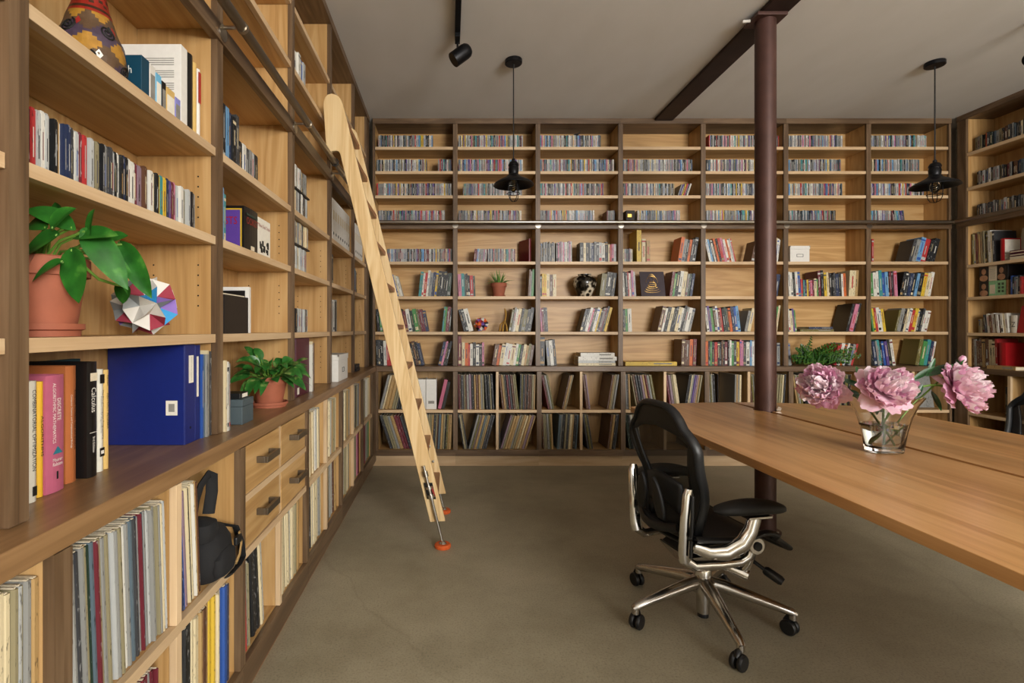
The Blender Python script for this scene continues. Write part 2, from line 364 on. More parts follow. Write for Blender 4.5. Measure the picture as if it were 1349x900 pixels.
# ---------------------------------------------------------------- bookcases
UW = .0205
BAYW = {'B': ['first', 'second', 'third', 'fourth', 'fifth', 'sixth', 'seventh']}
def upper_unit(w, uL, uR, shelves, label, grp, last=False, first=False, cornerL=0, cornerR=0, zshift=0):
    r = thing('bookcase', label, 'bookcase', WP(w, 0, 0, 0), (0, 0, FR[w][1]), grp)
    a, b = uL + UW, uR - UW
    z0 = .9
    MB().box(uL + .002, uR - .002, DEP - .012, DEP, z0, 3.14).build('back_panel', 'maple_z' if w != 'B' else 'maple_x', r)
    MB().box(uL + .001, a - .001, .0205, DEP - .013, z0, 3.098).build('side_panel', 'maple_z', r)
    MB().box(b + .001, uR - .001, .0205, DEP - .013, z0, 3.098).build('side_panel', 'maple_z', r)
    if w == 'L':
        pass
    MB().box(uL - cornerL + .0001, a, 0, .02, z0, 3.098).build('upright', 'walnut_z', r)
    MB().box(b, uR + cornerR - .0001, 0, .02, z0, 3.098).build('upright', 'walnut_z', r)
    e0, e1 = uL - (cornerL or 0), uR + (cornerR or 0)
    MB().box(e0, e1, -.006, DEP - .013, 3.099, ZC - .001).build('crown_rail', 'walnut_x', r, .0015)
    MB().box(a + .001, b - .001, .021, DEP - .013, 2.174, 2.2).build('shelf', 'maple_x', r)
    MB().box(e0, e1, -.007, .0205, 2.143, 2.2).build('middle_rail', 'walnut_x', r, .0015)
    for z in shelves:
        s = MB().box(a + .002, b - .002, .026, DEP - .016, z - .026, z).build('shelf', 'maple_x', r)
        MB().box(a + .002, b - .002, .004, .0257, z - .0265, z).build('edge_strip', 'edge_x', s, .001)
    # rows of shelf pin holes are drilled into the panel that faces the room's front
    p = MB()
    side = b if w != 'R' else a
    dirn = -1 if w != 'R' else 1
    for dd in (.06, .2):
        for k in range(5):
            for zc in [z - .05 for z in shelves if z < 2.1]:
                z = zc - k * .032 - .04
                p.lathe([(.0028, 0), (.0028, .0006)], seg=6)
                q = MB().lathe([(.0028, 0), (.0028, .0006)], seg=6).xf(Matrix.Translation((side - (0.0 if dirn < 0 else -.0), dd, z)) @ Matrix.Rotation(R(-90 if dirn < 0 else 90), 4, 'Y'))
                p.v = p.v[:-12]; p.f = p.f[:-8]; p.m = p.m[:-8]; p.s = p.s[:-8]
                p.merge(q)
    if w == 'L': o = p.build('pin_holes', 'black_ink', r); o['kind'] = 'stuff'
    return r
BX = [(599.8 + 108.95 * k - CX) / 145. for k in range(6)]          # centres of the six inner uprights of the back wall
BC = [-.7005] + BX + [4.556]
names = ['leftmost', 'second', 'third', 'fourth', 'fifth', 'sixth', 'rightmost']
BAY = {('B', i): ['ladder bay', 'second bay', 'third bay', 'fourth bay', 'column bay', 'sixth bay', 'seventh bay'][i] for i in range(7)}
for i in range(7):
    z = ZS['B']
    upper_unit('B', BC[i], BC[i + 1], [z[k] for k in ('s1', 's2', 's3', 's5', 's6', 's7')],
               ['maple and walnut bookcase bay of the back wall, behind the ladder', 'back wall bookcase bay holding the small spider plant, second from left', 'back wall bookcase bay holding the patterned black and white vase',
                'back wall bookcase bay holding the square dark cover with gold drawing', 'back wall bookcase bay half hidden by the brown steel column', 'back wall bookcase bay holding the small white box and fern fronds',
                'rightmost bookcase bay of the back wall, beside the right corner'][i], 'bookcase bays along the back wall', last=(i == 6))
LC = [.1075, .875, 1.6415, 2.4095, 3.177, 3.945, 4.5495]
for i in range(6):
    z = ZS['L']
    upper_unit('L', LC[i], LC[i + 1], [z[k] for k in ('s1', 's2', 's5', 's6', 's7')],
               ['left wall bookcase bay nearest the camera, mostly outside the frame', 'left wall bookcase bay holding the trailing pothos and paper ball', 'left wall bookcase bay holding the bushy potted pothos on the worktop',
                'left wall bookcase bay holding the maroon binder on the worktop', 'left wall bookcase bay holding the lidded white box and row of white binders', 'narrow left wall bookcase bay in the back corner beside the ladder'][i],
               'bookcase bays along the left wall', last=(i == 5), cornerR=.118 if i == 5 else 0)
RC = [.085, .805, 1.56]
for i in range(2):
    z = ZS['R']
    upper_unit('R', RC[i], RC[i + 1], [z[k] for k in ('s1', 's2', 's5', 's6', 's7')],
               ['right wall bookcase bay in the back right corner', 'right wall bookcase bay next to the corner bay, outside the frame'][i], 'bookcase bays along the right wall', last=(i == 1), cornerL=.06 if i == 0 else 0)

DB = -.07                                             # the base cabinets stand this much prouder
ZT0, ZT1 = .853, .8985
def base_unit(w, uL, uR, label, grp, last=False, div=True, cornerL=0, cornerR=0, drawers=False, kl=False):
    r = thing('record_cabinet', label, 'cabinet', WP(w, 0, 0, 0), (0, 0, FR[w][1]), grp)
    a, b = uL + UW, uR - UW
    m = (uL + uR) / 2
    MB().box(uL + .002, uR - .002, DEP - .012, DEP, .1, ZT0 - .001).build('back_panel', 'maple_z', r)
    MB().box(uL + .001, a - .001, DB + .0205, DEP - .013, .1, ZT0 - .001).build('side_panel', 'maple_z', r)
    MB().box(b + .001, uR - .001, DB + .0205, DEP - .013, .1, ZT0 - .001).build('side_panel', 'maple_z', r)
    MB().box(uL - cornerL + .0001, a, DB, DB + .02, .1505, ZT0 - .001).build('upright', 'walnut_z', r)
    MB().box(b, uR + cornerR - .0001, DB, DB + .02, .1505, ZT0 - .001).build('upright', 'walnut_z', r)
    f0, f1 = uL - (cornerL or 0), uR + (cornerR or 0)
    zk = .055 if w == 'L' else .098
    MB().box(f0, f1, DB - .001, DB + .02, zk, .1498).build('bottom_rail', 'walnut_x', r, .0015)
    MB().box(f0 - (.03 if w == 'B' and kl else 0), f1 + (.03 if w == 'B' and last else 0), DB + .028, DB + .045, 0.001, zk - .0005).build('toe_kick', 'cherry_x' if w == 'L' else 'edge_x', r)
    MB().box(a, b, DB + .021, DEP - .013, .13, .1498).build('bottom_board', 'maple_x', r)
    s = MB().box(a + .001, b - .001, DB + .022, DEP - .014, .4827, .5085).build('shelf', 'maple_x', r)
    MB().box(a + .001, b - .001, DB + .003, DB + .0215, .4825, .5085).build('edge_strip', 'edge_x', s, .001)
    if div:
        for (za, zb) in ((.151, .482), (.509, ZT0 - .002)):
            if drawers and za > .4: continue
            d = MB().box(m - .0115, m + .0115, DB + .022, DEP - .014, za, zb).build('divider', 'maple_z', r)
            MB().box(m - .012, m + .012, DB + .003, DB + .0215, za, zb).build('edge_strip', 'edge_z', d, .001)
    if drawers:
        MB().box(m - .011, m + .011, DB + .008, DB + .2, .509, ZT0 - .002).build('divider', 'edge_z', r)
        for (x0, x1) in ((a + .003, m - .013), (m + .013, b - .012)):
            for (za, zb) in ((.513, .665), (.690, .847)):
                d = MB().box(x0, x1, DB + .006, DB + .024, za, zb).build('drawer', 'maple_x', r, .001)
                MB().box(x0 + .006, x1 - .006, DB + .03, DB + .25, za + .01, zb - .03).build('drawer_box', 'maple_x', d)
                h = MB(); xm = (x0 + x1) / 2; zm = (za + zb) / 2 + .012; hw = .065
                h.box(xm - hw, xm - hw + .012, DB - .022, DB + .0058, zm - .011, zm + .011).box(xm + hw - .012, xm + hw, DB - .022, DB + .0058, zm - .011, zm + .011).box(xm - hw, xm + hw, DB - .034, DB - .022, zm - .011, zm + .011)
                h.build('handle', 'handle_steel', d, .001)
        MB().box(a + .001, b - .001, DB + .004, DB + .02, .6665, .6885).build('drawer_rail', 'edge_x', r)
    return r
plain('handle_steel', '7c7468', .35, .9, vary=.08)
yb = YB + DB
BB = [-.64 - UW] + [x for x in BX] + [4.475 + UW]
for i in range(7):
    base_unit('B', BB[i], BB[i + 1],
              ['back wall record cabinet in the left corner, behind the ladder foot', 'back wall record cabinet packed with records, right of the ladder', 'back wall record cabinet half empty, left of the office chair back',
               'back wall record cabinet directly behind the office chair back', 'back wall record cabinet behind the brown steel column', 'back wall record cabinet behind the left pink peony', 'back wall record cabinet in the right corner, behind the right peony'][i],
              'record cabinets along the back wall', last=(i == 6), div=(i > 0), kl=(i == 0))
LB = [.115, .883, 1.648, 2.406, 3.18, 3.945, 4.43]
for i in range(6):
    base_unit('L', LB[i], LB[i + 1],
              ['left wall record cabinet nearest the camera, at the bottom left edge', 'left wall record cabinet holding plastic-sleeved records and the black camera bag', 'left wall record cabinet with four maple drawers over record slots',
               'left wall record cabinet just past the drawers, stuffed with yellowed papers', 'left wall record cabinet under the lidded white box', 'narrow left wall record cabinet in the back corner'][i],
              'record cabinets along the left wall', last=(i == 5), drawers=(i == 2), div=(i != 5), cornerR=.19 if i == 5 else 0)
RB = [.17, .87, 1.58]
for i in range(2):
    base_unit('R', RB[i], RB[i + 1], ['right wall base cabinet in the corner, behind the right peony', 'right wall base cabinet past the corner one, outside the frame'][i], 'base cabinets along the right wall', last=(i == 1), cornerL=.1 if i == 0 else 0)
def worktop(label, x0, x1, y0, y1, mat):
    return tag(MB().box(x0, x1, y0, y1, ZT0, ZT1).build('worktop', mat, None, .003), label, 'worktop')
worktop('long walnut worktop along the left wall carrying books, plants and boxes', RX0 + .002, XL - DB, -.2, RY1 - .002, 'worktop_y')
worktop('walnut worktop ledge along the back wall behind the table', XL - DB + .001, XR + DB - .001, YB + DB, RY1 - .002, 'worktop_x')
worktop('short walnut worktop along the right wall behind the right peony', XR + DB, RX1 - .002, 2.9, RY1 - .002, 'walnut_y')

# ---------------------------------------------------------------- ladder rails
def rail(w, u0, u1, brk, label):
    r = thing('ladder_rail', label, 'rail', WP(w, 0, 0, 0), (0, 0, FR[w][1]))
    zr, dr = 2.19, -.07
    MB().tube([(u0, dr, zr), (u1, dr, zr)], .0165, 16).build('rail_tube', 'steel' if w == 'B' else 'rail_steel', r)  # back rail takes the paler steel: window reflection put into its colour
    for u in brk:
        b = MB().lathe([(.003, 0), (.026, 0), (.026, .004), (.003, .004)], seg=16).xf(Matrix.Translation((u, -.0075, 2.173)) @ Matrix.Rotation(R(90), 4, 'X'))
        b.build('bracket', 'steel', r)
        c = [c for c in r.children if c.name.startswith('bracket')][-1]
        MB().tube([(u, -.012, zr), (u, dr + .012, zr)], .006, 10).build('stem', 'steel', c)
        MB().tube([(u - .008, dr, zr), (u + .008, dr, zr)], .019, 16).build('collar', 'steel', c)
rail('L', .15, 4.6, [LC[1] - .0, LC[2], LC[3], LC[4], LC[5]], 'steel ladder rail running along the left bookcases, carrying the ladder')
rail('B', -.655, 4.51, BX, 'steel ladder rail running along the back bookcases')
rail('R', .075, 1.5, [RC[1]], 'steel ladder rail running along the right bookcases')

# ================================================================ things on the shelves
def rect_quad(mb, x0, x1, z0, z1, y, mi):
    mb.add([(x0, y, z0), (x1, y, z0), (x1, y, z1), (x0, y, z1)], [(0, 1, 2, 3)], mi)
def book_mesh(t, h, dep, k, lean, ink='w', title=True):
    # spine towards -y; pivot at the lower corner the book leans over
    x0 = -t if lean > 0 else 0.; x1 = x0 + t
    cb = min(.0028, t * .2)
    m = MB()
    m.box(x0, x1, 0, cb, 0, h)
    m.box(x0, x0 + cb, cb, dep, 0, h).box(x1 - cb, x1, cb, dep, 0, h)
    m.box(x0 + cb, x1 - cb, cb, dep - .004, .003, h - .004, 1)
    if title and t > .006:
        w = t * random.uniform(.14, .26); xc = (x0 + x1) / 2; zt = h * random.uniform(.45, .65); L = h * random.uniform(.25, .5)
        rect_quad(m, xc - w / 2, xc + w / 2, zt - L / 2, zt + L / 2, -.0003, 2)
        if random.random() < .3: rect_quad(m, x0 + t * .12, x1 - t * .12, h * .06, h * .06 + random.uniform(.012, .03), -.0003, 2)
        if random.random() < .2: rect_quad(m, x0, x1, h * .86, h * .92, -.0003, 2)
    return m
def contrast(k): return random.choice('wclagj') if k in 'knbxmdhuvter' else random.choice('kknrbm')
CNT = {}
def labeler(kindword, cell, k, extra=''):
    key = (kindword, cell); CNT[key] = CNT.get(key, 0) + 1
    return CNT[key]
def put(o, w, u, d, z, lean=0, yaw=0):
    o.location = WP(w, u, d, z); o.rotation_euler = (0, R(lean), FR[w][1] + R(yaw)); return o
ROWS = []
def cell_of(w, zk, u):
    if zk in ('lp1', 'lp2'):
        bs = {'B': BB, 'L': LB, 'R': RB}[w]; hw = UW
    else:
        bs = {'B': BC, 'L': LC, 'R': RC}[w]; hw = UW
    for i in range(len(bs) - 1):
        if bs[i] <= u < bs[i + 1]:
            lo, hi = bs[i] + hw + .002, bs[i + 1] - hw - .002
            if zk in ('lp1', 'lp2') and not (w == 'B' and i == 0) and not (w == 'L' and i == 5):
                m = (bs[i] + bs[i + 1]) / 2
                if u < m: hi = m - .014
                else: lo = m + .014
            return (w, zk, i, lo), lo, hi
    raise ValueError((w, zk, u))
def row(w, zk, px0, px1, lean, h, cols, cell, d=.03, kind='book', dep=None, hj=.06, tjit=.35, z=None, group=None):
    """a run of books (or CD cases, records) whose feet stand between two photograph columns; lean in degrees, + = tops to the right"""
    u0, u1 = sorted((pu(w, px0, d), pu(w, px1, d)))
    key, lo, hi = cell_of(w, zk, (u0 + u1) / 2)
    ROWS.append(dict(w=w, zk=zk, u0=u0, u1=u1, lean=lean, h=h, cols=cols, cell=cell, d=d, kind=kind, dep=dep, hj=hj, tjit=tjit, z=z, key=key + (z,), lo=lo, hi=hi))
def settle():
    cells = {}
    for r in ROWS: cells.setdefault(r['key'], []).append(r)
    for rs in cells.values():
        rs.sort(key=lambda r: r['u0'])
        for r in rs:
            lo, hi = r['lo'], r['hi']; H = r['h'] * (1 + r['hj'])
            wd = min(r['u1'] - r['u0'], hi - lo - .001); r['u1'] = r['u0'] + wd
            ext = H * abs(math.sin(R(r['lean'])))
            if wd + ext > hi - lo: r['lean'] = math.copysign(math.degrees(math.asin((hi - lo - wd) / H)), r['lean']); ext = hi - lo - wd
            l = r['u0'] - (ext if r['lean'] < 0 else 0); rr = r['u1'] + (ext if r['lean'] > 0 else 0)
            sh = max(0, lo - l) - max(0, rr - hi)
            r['u0'] += sh; r['u1'] += sh
        for p, q in zip(rs, rs[1:]):
            gap = q['u0'] - p['u1']
            if gap < .001: p['u1'] -= (.001 - gap); gap = .001
            H = max(p['h'] * (1 + p['hj']), q['h'] * (1 + q['hj']))
            tp, tq = math.tan(R(p['lean'])), math.tan(R(q['lean']))
            if H * (tp - tq) > gap - .001:
                lim = max(0, gap - .002) / H
                if abs(tp) > abs(tq): p['lean'] = math.degrees(math.atan(tq + lim))
                else: q['lean'] = math.degrees(math.atan(tp - lim))
CAP = {'book': 292, 'record': 296, 'cd': 296}
SHOULD = {}
def flush():
    settle()
    items = []
    for r in ROWS:
        n = len(r['cols']); ths = [random.uniform(1 - r['tjit'], 1 + r['tjit']) for _ in range(n)]; tot = sum(ths); ca = math.cos(R(r['lean'])); u = r['u0']
        for i, k in enumerate(r['cols']):
            wd = (r['u1'] - r['u0']) * ths[i] / tot
            hh = r['h'] * random.uniform(1 - r['hj'], 1 + r['hj'])
            x, y, z = WP(r['w'], u, r['d'], 0)
            key = (r['kind'], r['cell']); CNT[key] = CNT.get(key, 0) + 1
            area_px = wd * hh / (y * y) * ((abs(x) / y) if r['w'] != 'B' else 1)
            items.append((r, k, u, wd, wd * ca * .985, hh, CNT[key], area_px)); u += wd
    mass = {}
    for kind in CAP:
        its = sorted([x for x in items if x[0]['kind'] == kind], key=lambda x: -x[7])
        keep = set(id(x) for x in its[:CAP[kind]])
        for it in items:
            r, k, u, wd, t, hh, c, _ = it
            if r['kind'] != kind: continue
            lean, w, d = r['lean'], r['w'], r['d']
            dd = r['dep'] or min(hh * .72, .19); dd = min(dd, DEP - .013 - d - .02)
            zz = (ZS[w][r['zk']] if r['z'] is None else r['z']) + .0006
            if kind == 'cd': m = cd_mesh(t, hh, k, lean); mats = [SM(k), 'black_plastic', SM(contrast(k))]
            elif kind == 'record': m = record_mesh(t, hh, lean, DEP - .013 - d - .02); mats = [SM(k), 'page']
            else: m = book_mesh(t, hh, dd, k, lean); mats = [SM(k), 'page', SM(contrast(k))]
            pos = (u + (wd if lean > 0 else 0), d + random.uniform(-.006, .006) + .006)
            if id(it) not in keep:
                (ox, oy, oz), a = FR[w]
                m.xf(Matrix.Translation(WP(w, pos[0], pos[1], zz)) @ Matrix.Rotation(a, 4, 'Z') @ Matrix.Rotation(R(lean), 4, 'Y'))
                M = mass.setdefault(kind, (MB(), []))
                ids = []
                for x in mats:
                    x = MATS[x] if isinstance(x, str) else x
                    if x not in M[1]: M[1].append(x)
                    ids.append(M[1].index(x))
                m.m = [ids[q] for q in m.m]; M[0].merge(m); continue
            nm = {'cd': 'cd_case', 'record': 'record_sleeve', 'book': 'book'}[kind]
            o = m.build(nm, mats)
            noun = {'cd': 'CD case', 'record': 'record sleeve', 'book': 'book'}[kind]
            leanw = '' if abs(lean) < 5 or kind == 'cd' else 'leaning '
            tag(o, '%s%s %s, %s from left, %s' % (leanw, PAL[k][0], noun, ordw(c), r['cell']), {'cd': 'cd case', 'record': 'record', 'book': 'book'}[kind])
            o['group'] = {'cd': 'CD cases, ', 'record': 'records, ', 'book': 'books, '}[kind] + r['cell']
            put(o, w, pos[0], pos[1], zz, lean)
    for kind, (M, ms) in mass.items():
        nm, lab = {'cd': ('cd_case', 'rows of CD cases filling the upper shelves of the back wall'), 'record': ('record_sleeve', 'remaining thin record sleeves standing between the others in the cabinets'), 'book': ('book', 'remaining slim books standing between the others on the back wall shelves')}[kind]
        tag(M.build(nm, ms), lab, {'cd': 'cd cases', 'record': 'records', 'book': 'books'}[kind], None, 'stuff')
def cd_mesh(t, h, k, lean):
    x0 = -t if lean > 0 else 0.; x1 = x0 + t
    m = MB(); D = .14
    m.box(x0, x1 - t * .15, .0012, D, 0, h)                    # inlay wrapped round the case
    m.box(x1 - t * .15, x1, .003, D - .002, .001, h - .001, 1)     # dark hinge edge
    m.box(x0 + t * .05, x1 - t * .05, 0, .0012, .004, h - .004)
    if t > .007: rect_quad(m, x0 + t * .3, x1 - t * .45, h * .25, h * random.uniform(.6, .85), -.0003, 2)
    return m
def record_mesh(t, h, lean, D):
    x0 = -t if lean > 0 else 0.; x1 = x0 + t; xm = (x0 + x1) / 2
    p = MB(); q = t * .28
    # pinched spine, open sleeve with the inner sleeve just below the top edge
    p.prism([(xm - q, 0), (xm + q, 0), (x1, .006), (x1, D), (x0, D), (x0, .006)], 'z', 0, h - .002)
    p.box(x0 + t * .25, x1 - t * .25, .004, D - .002, h - .002, h, 1)
    return p
def rc(s, n):
    r = ''
    while len(r) < n: r += random.choice(s)
    return r
CDC = 'wllggglkkcigwxlilgmnsrpfjtuyk'
LPC = 'jjaahgcvgjxkjfhakxvjigmaxhkvj'
bay = lambda i: BAY[('B', i)]

# ---- compact disc rows of the back wall
def cdrow(i, zk, a, b, nper=None, lean=0):
    rw = {'s1': 'top shelf', 's2': 'second shelf', 's3': 'third shelf', 's4': 'shelf behind rail', 's5': 'shelf below rail'}[zk]
    return (i, zk, a, b, lean, rw)
CDR = [cdrow(*x) for x in [
    (0, 's5', 510, 596), (1, 's5', 624, 641, None, 8), (1, 's5', 643, 679), (3, 's5', 821, 834),
    (0, 's4', 498, 586), (1, 's4', 604, 687), (2, 's4', 712, 783), (2, 's4', 800, 810), (3, 's4', 840, 896),
    (4, 's4', 931, 1020), (5, 's4', 1040, 1102), (6, 's4', 1148, 1175), (6, 's4', 1177, 1193, None, -10),
    (0, 's3', 496, 595), (1, 's3', 610, 688), (2, 's3', 712, 795), (3, 's3', 821, 889), (3, 's3', 893, 906, None, 18),
    (4, 's3', 930, 1010), (5, 's3', 1040, 1110), (6, 's3', 1148, 1218),
    (0, 's2', 496, 562), (0, 's2', 577, 595), (1, 's2', 604, 689), (2, 's2', 712, 809), (3, 's2', 821, 912), (4, 's2', 931, 1018), (5, 's2', 1040, 1108), (6, 's2', 1149, 1212),
    (0, 's1', 498, 570), (1, 's1', 604, 689), (2, 's1', 712, 792), (4, 's1', 934, 1010), (4, 's1', 1020, 1027), (5, 's1', 1040, 1111), (6, 's1', 1148, 1222)]]
for (i, zk, a, b, lean, rw) in CDR:
    row('B', zk, a, b, lean, .124, rc(CDC, max(3, round((b - a) / 1.62))), rw + ' of the ' + bay(i), d=.055, kind='cd', hj=.02, tjit=.25)

# ---- book rows of the back wall: (bay, shelf, px0, px1, lean, height, colours)
BK = [
 (2, 's5', 711, 731, 0, .180, 'xgkgxgkgxgxg'), (2, 's5', 733.5, 753.5, 0, .182, 'lplflplwlfpl'), (2, 's5', 764, 801, 0, .180, 'kckgngxlwk'), (2, 's5', 801.5, 812, 0, .155, 'crpl'),
 (3, 's5', 839, 845, 0, .285, 'y'), (3, 's5', 846, 851, 0, .22, 'c'), (3, 's5', 852, 857, 0, .19, 'a'), (3, 's5', 893, 916, 9, .215, 'ogkoxk'),
 (4, 's5', 930, 966, -13, .21, 'wsxwkokrpwowlr'), (4, 's5', 989, 994, 12, .2, 'h'), (4, 's5', 1020, 1029, 7, .215, 'ycww'),
 (6, 's5', 1149, 1151.5, 0, .21, 'r'), (6, 's5', 1197, 1232, 15, .215, 'xgsrkk'),
 (0, 's6', 521, 531, -15, .2, 'ybcw'), (0, 's6', 551, 593, 6, .225, 'twrwgnykkkkd'), (1, 's6', 603.5, 626, -2, .2, 'ptxkkrd'), (1, 's6', 699, 706, 3, .24, 'hge'),
 (2, 's6', 711.5, 733, 0, .2, 'kyychc'), (2, 's6', 790, 809, 7, .22, 'vkk'), (3, 's6', 821, 838, -3, .225, 'wkkrwpl'), (3, 's6', 882, 912, 8, .22, 'mekwcgdn'),
 (4, 's6', 1020, 1025, 8, .2, 'n'), (5, 's6', 1040, 1056, -4, .215, 'wwkwb'), (5, 's6', 1056.5, 1079, -2, .155, 'rtnympmce'), (5, 's6', 1079.5, 1086, -8, .225, 'mk'), (5, 's6', 1086.5, 1116, -13, .21, 'ychkkxnkwo'), (5, 's6', 1118, 1131, 3, .235, 'ca'),
 (6, 's6', 1149, 1183, -3, .225, 'ewwtbskmkp'), (6, 's6', 1185, 1227, 11, .225, 'kkxnkskycw'),
 (0, 's7', 494, 503, -5, .2, 'ked'), (0, 's7', 531, 565, -10, .2, 'kmwdevmn'), (0, 's7', 583, 594, 6, .225, 'temk'), (1, 's7', 605, 618, -15, .21, 'kkw'), (1, 's7', 673, 702, 10, .215, 'vgwckvkk'),
 (2, 's7', 711.5, 721, -3, .225, 'pmkx'), (2, 's7', 764, 799, 15, .225, 'kkwpkwykgmky'), (3, 's7', 821.5, 833, -2, .2, 'xew'), (3, 's7', 866, 910, 13, .23, 'hwkckkcwkgwg'),
 (4, 's7', 930, 975, -7, .225, 'wugehwmrkdxonbs'), (4, 's7', 981, 989, 12, .205, 'gc'), (4, 's7', 1020, 1025, 8, .23, 'ec'), (5, 's7', 1040, 1050, -5, .2, 'wcue'), (5, 's7', 1115, 1127, 14, .26, 'kpk'),
 (6, 's7', 1150, 1168, -8, .215, 'eyrwwy'), (6, 's7', 1179, 1221, 13, .205, 'vgkcwryckxww'),
 (0, 'top', 495, 515, -2, .225, 'kxkwrr'), (0, 'top', 543, 559, -13, .215, 'rkhkn'), (0, 'top', 582, 594, 13, .22, 'npkk'), (1, 'top', 603.5, 608, 0, .27, 'm'), (1, 'top', 608.5, 638, 0, .2, 'corwkwkp'),
 (1, 'top', 652, 704, 9, .195, 'hocwwcwekcavh'), (2, 'top', 711.5, 718, 0, .245, 'k'), (2, 'top', 721.5, 734, -11, .225, 'gwk'), (3, 'top', 898, 917, 2, .23, 'hhom'),
 (4, 'top', 930, 1000, 0, .225, 'okekrkkhkmkwexyppxwswwk'), (4, 'top', 1020, 1028, 0, .205, 'kg'), (5, 'top', 1040, 1044, -5, .2, 'g'), (5, 'top', 1097, 1124, 16, .205, 'rwowkgr'),
 (6, 'top', 1150, 1180, -8, .23, 'kngtkbukw'), (6, 'top', 1206, 1229, 11, .235, 'vetnw')]
RWN = {'s5': 'shelf below the rail', 's6': 'sixth shelf', 's7': 'seventh shelf', 'top': 'worktop ledge'}
for (i, zk, a, b, lean, h, cols) in BK:
    row('B', zk, a, b, lean, h, cols, RWN[zk] + ' of the ' + bay(i), d=.03)

# ---- records of the back wall
LPR = [
 (0, 'lp1', 497, 529, 14, 9), (0, 'lp2', 510, 540, -18, 8), (0, 'lp2', 558, 594, 3, 14),
 (1, 'lp1', 604, 638, -1.5, 13), (1, 'lp1', 640, 652, -4, 'kkjk'), (1, 'lp1', 659, 682, -6, 9), (1, 'lp1', 684.5, 705, 1.5, 9), (1, 'lp2', 607, 618, -9, 4), (1, 'lp2', 621, 645, 15, 9), (1, 'lp2', 658, 664, -1, 2), (1, 'lp2', 665, 699, 17, 11),
 (2, 'lp1', 717, 726, -11, 4), (2, 'lp1', 740, 746, 13, 'haj'), (2, 'lp1', 768, 774, -7, 2), (2, 'lp1', 801, 811, 9, 'hajg'), (2, 'lp2', 713, 727, -3, 6), (2, 'lp2', 736, 762, 4, 'igkjxcaki'), (2, 'lp2', 769, 777, -9, 3), (2, 'lp2', 801, 812, 7, 'hakx'),
 (3, 'lp1', 825, 832, -2, 3), (3, 'lp1', 839, 867, -13, 'jhxkfamgv'), (3, 'lp1', 882, 896, -8, 'mfjcc'), (3, 'lp1', 903, 921, 9, 'kkcgufaj'), (3, 'lp2', 826, 843, -8, 'ddkwccw'), (3, 'lp2', 908, 917, 8, 4),
 (4, 'lp1', 934, 943, -3, 4), (4, 'lp1', 968, 977, 1, 4), (4, 'lp1', 988, 998, -5, 5), (4, 'lp1', 1020, 1034, 4, 6),
 (5, 'lp1', 1052, 1061, -9, 4), (5, 'lp1', 1062, 1088, -2, 9), (5, 'lp1', 1096, 1120, 2, 8), (6, 'lp1', 1150, 1170, -4, 6), (6, 'lp2', 1152, 1190, 2, 8)]
for (i, zk, a, b, lean, n) in LPR:
    row('B', zk, a, b, lean, .313, n if isinstance(n, str) else rc(LPC, n), ('upper' if zk == 'lp1' else 'lower') + ' record shelf of the ' + bay(i), d=-.045, kind='record', hj=.012, tjit=.45)

# ---- left wall: near rows
row('L', 's6', 41, 172, 0, .124, 'krlwlckkawnnkxwlmrhlkjkkgxxwlkwknk', 'CD shelf above the trailing pothos', d=.045, kind='cd', hj=.015, tjit=.2)
row('L', 's6', 172.5, 259, 0, .122, 'wwmfhlwckytynumpglwkjlrkg', 'right half of CD shelf above trailing pothos', d=.045, kind='cd', hj=.015, tjit=.2)
row('L', 's5', 294, 316, 0, .19, 'kksnkx', 'highest shelf above bushy pothos', d=.03, hj=.05)
row('L', 's5', 317, 341, 0, .125, 'kwxglk', 'highest shelf above bushy pothos', d=.04, kind='cd', hj=.02)
ncd = 0
for zk, nm in (('s5', 'highest'), ('s6', 'second')):
    row('L', zk, 389.8, 406, 0, .123, rc('llgwgklc', 12), nm + ' shelf above maroon binder, lower layer', d=.03, kind='cd', hj=.005)
    sh = MB().box(0, pu('L', 408, .03) - pu('L', 389.5, .03), 0, .15, 0, .008).build('tray', 'black_plastic', None, .001)
    tag(sh, 'black tray lying on CD cases, %s shelf above the maroon binder' % nm, 'tray'); put(sh, 'L', pu('L', 389.5, .03), .03, ZS['L'][zk] + .1285)
    row('L', zk, 390, 406, 0, .109, rc('llgwgkcr', 11), nm + ' shelf above maroon binder, top layer', d=.03, kind='cd', hj=.005, z=ZS['L'][zk] + .1385)
row('L', 's7', 390, 406, 0, .12, 'klxlwfglxl', 'shelf just above the maroon binder', d=.03, kind='cd', hj=.01)
row('L', 's2', 389.5, 403, 0, .14, 'wwbl', 'high shelf behind the ladder top', d=.02)
def wb_row(a, b, n, cell):
    u0, u1 = pu('L', a, .03), pu('L', b, .03); t = (u1 - u0) / n
    for k in range(n):
        o = MB().prism([(0, 0), (0, .285), (.004, .285), (.004, .004), (t - .007, .004), (t - .007, .285), (t - .003, .285), (t - .003, 0)], 'z', 0, .2).build('binder', 'white_paint', None, .001)
        # local y of the prism is depth
        h = o; o.data.transform(Matrix.Scale(.75, 4, (0, 1, 0))); o.data.transform(Matrix.Scale(1.42, 4, (0, 0, 1)))
        p = MB().lathe([(.011, 0), (.011, .001), (.007, .001), (.007, 0)], seg=14).xf(Matrix.Translation((t / 2 - .002, -.0002, .06)) @ Matrix.Rotation(R(90), 4, 'X')).build('finger_hole', 'black_ink', o)
        MB().box(.012, t - .014, -.0006, -.0001, .15, .21).build('label_card', 'page', o)
        MB().box(.0045, t - .0075, .01, .2, .004, .26).build('paper_stack', 'paper', o)
        tag(o, 'white ring binder, %s from the left, %s' % (ordw(k + 1), cell), 'binder', 'white binders ' + cell)
        put(o, 'L', u0 + k * t + .001, .03, ZS['L']['s5'] + .0005)
wb_row(438, 460.5, 8, 'on highest shelf above the lidded white box')
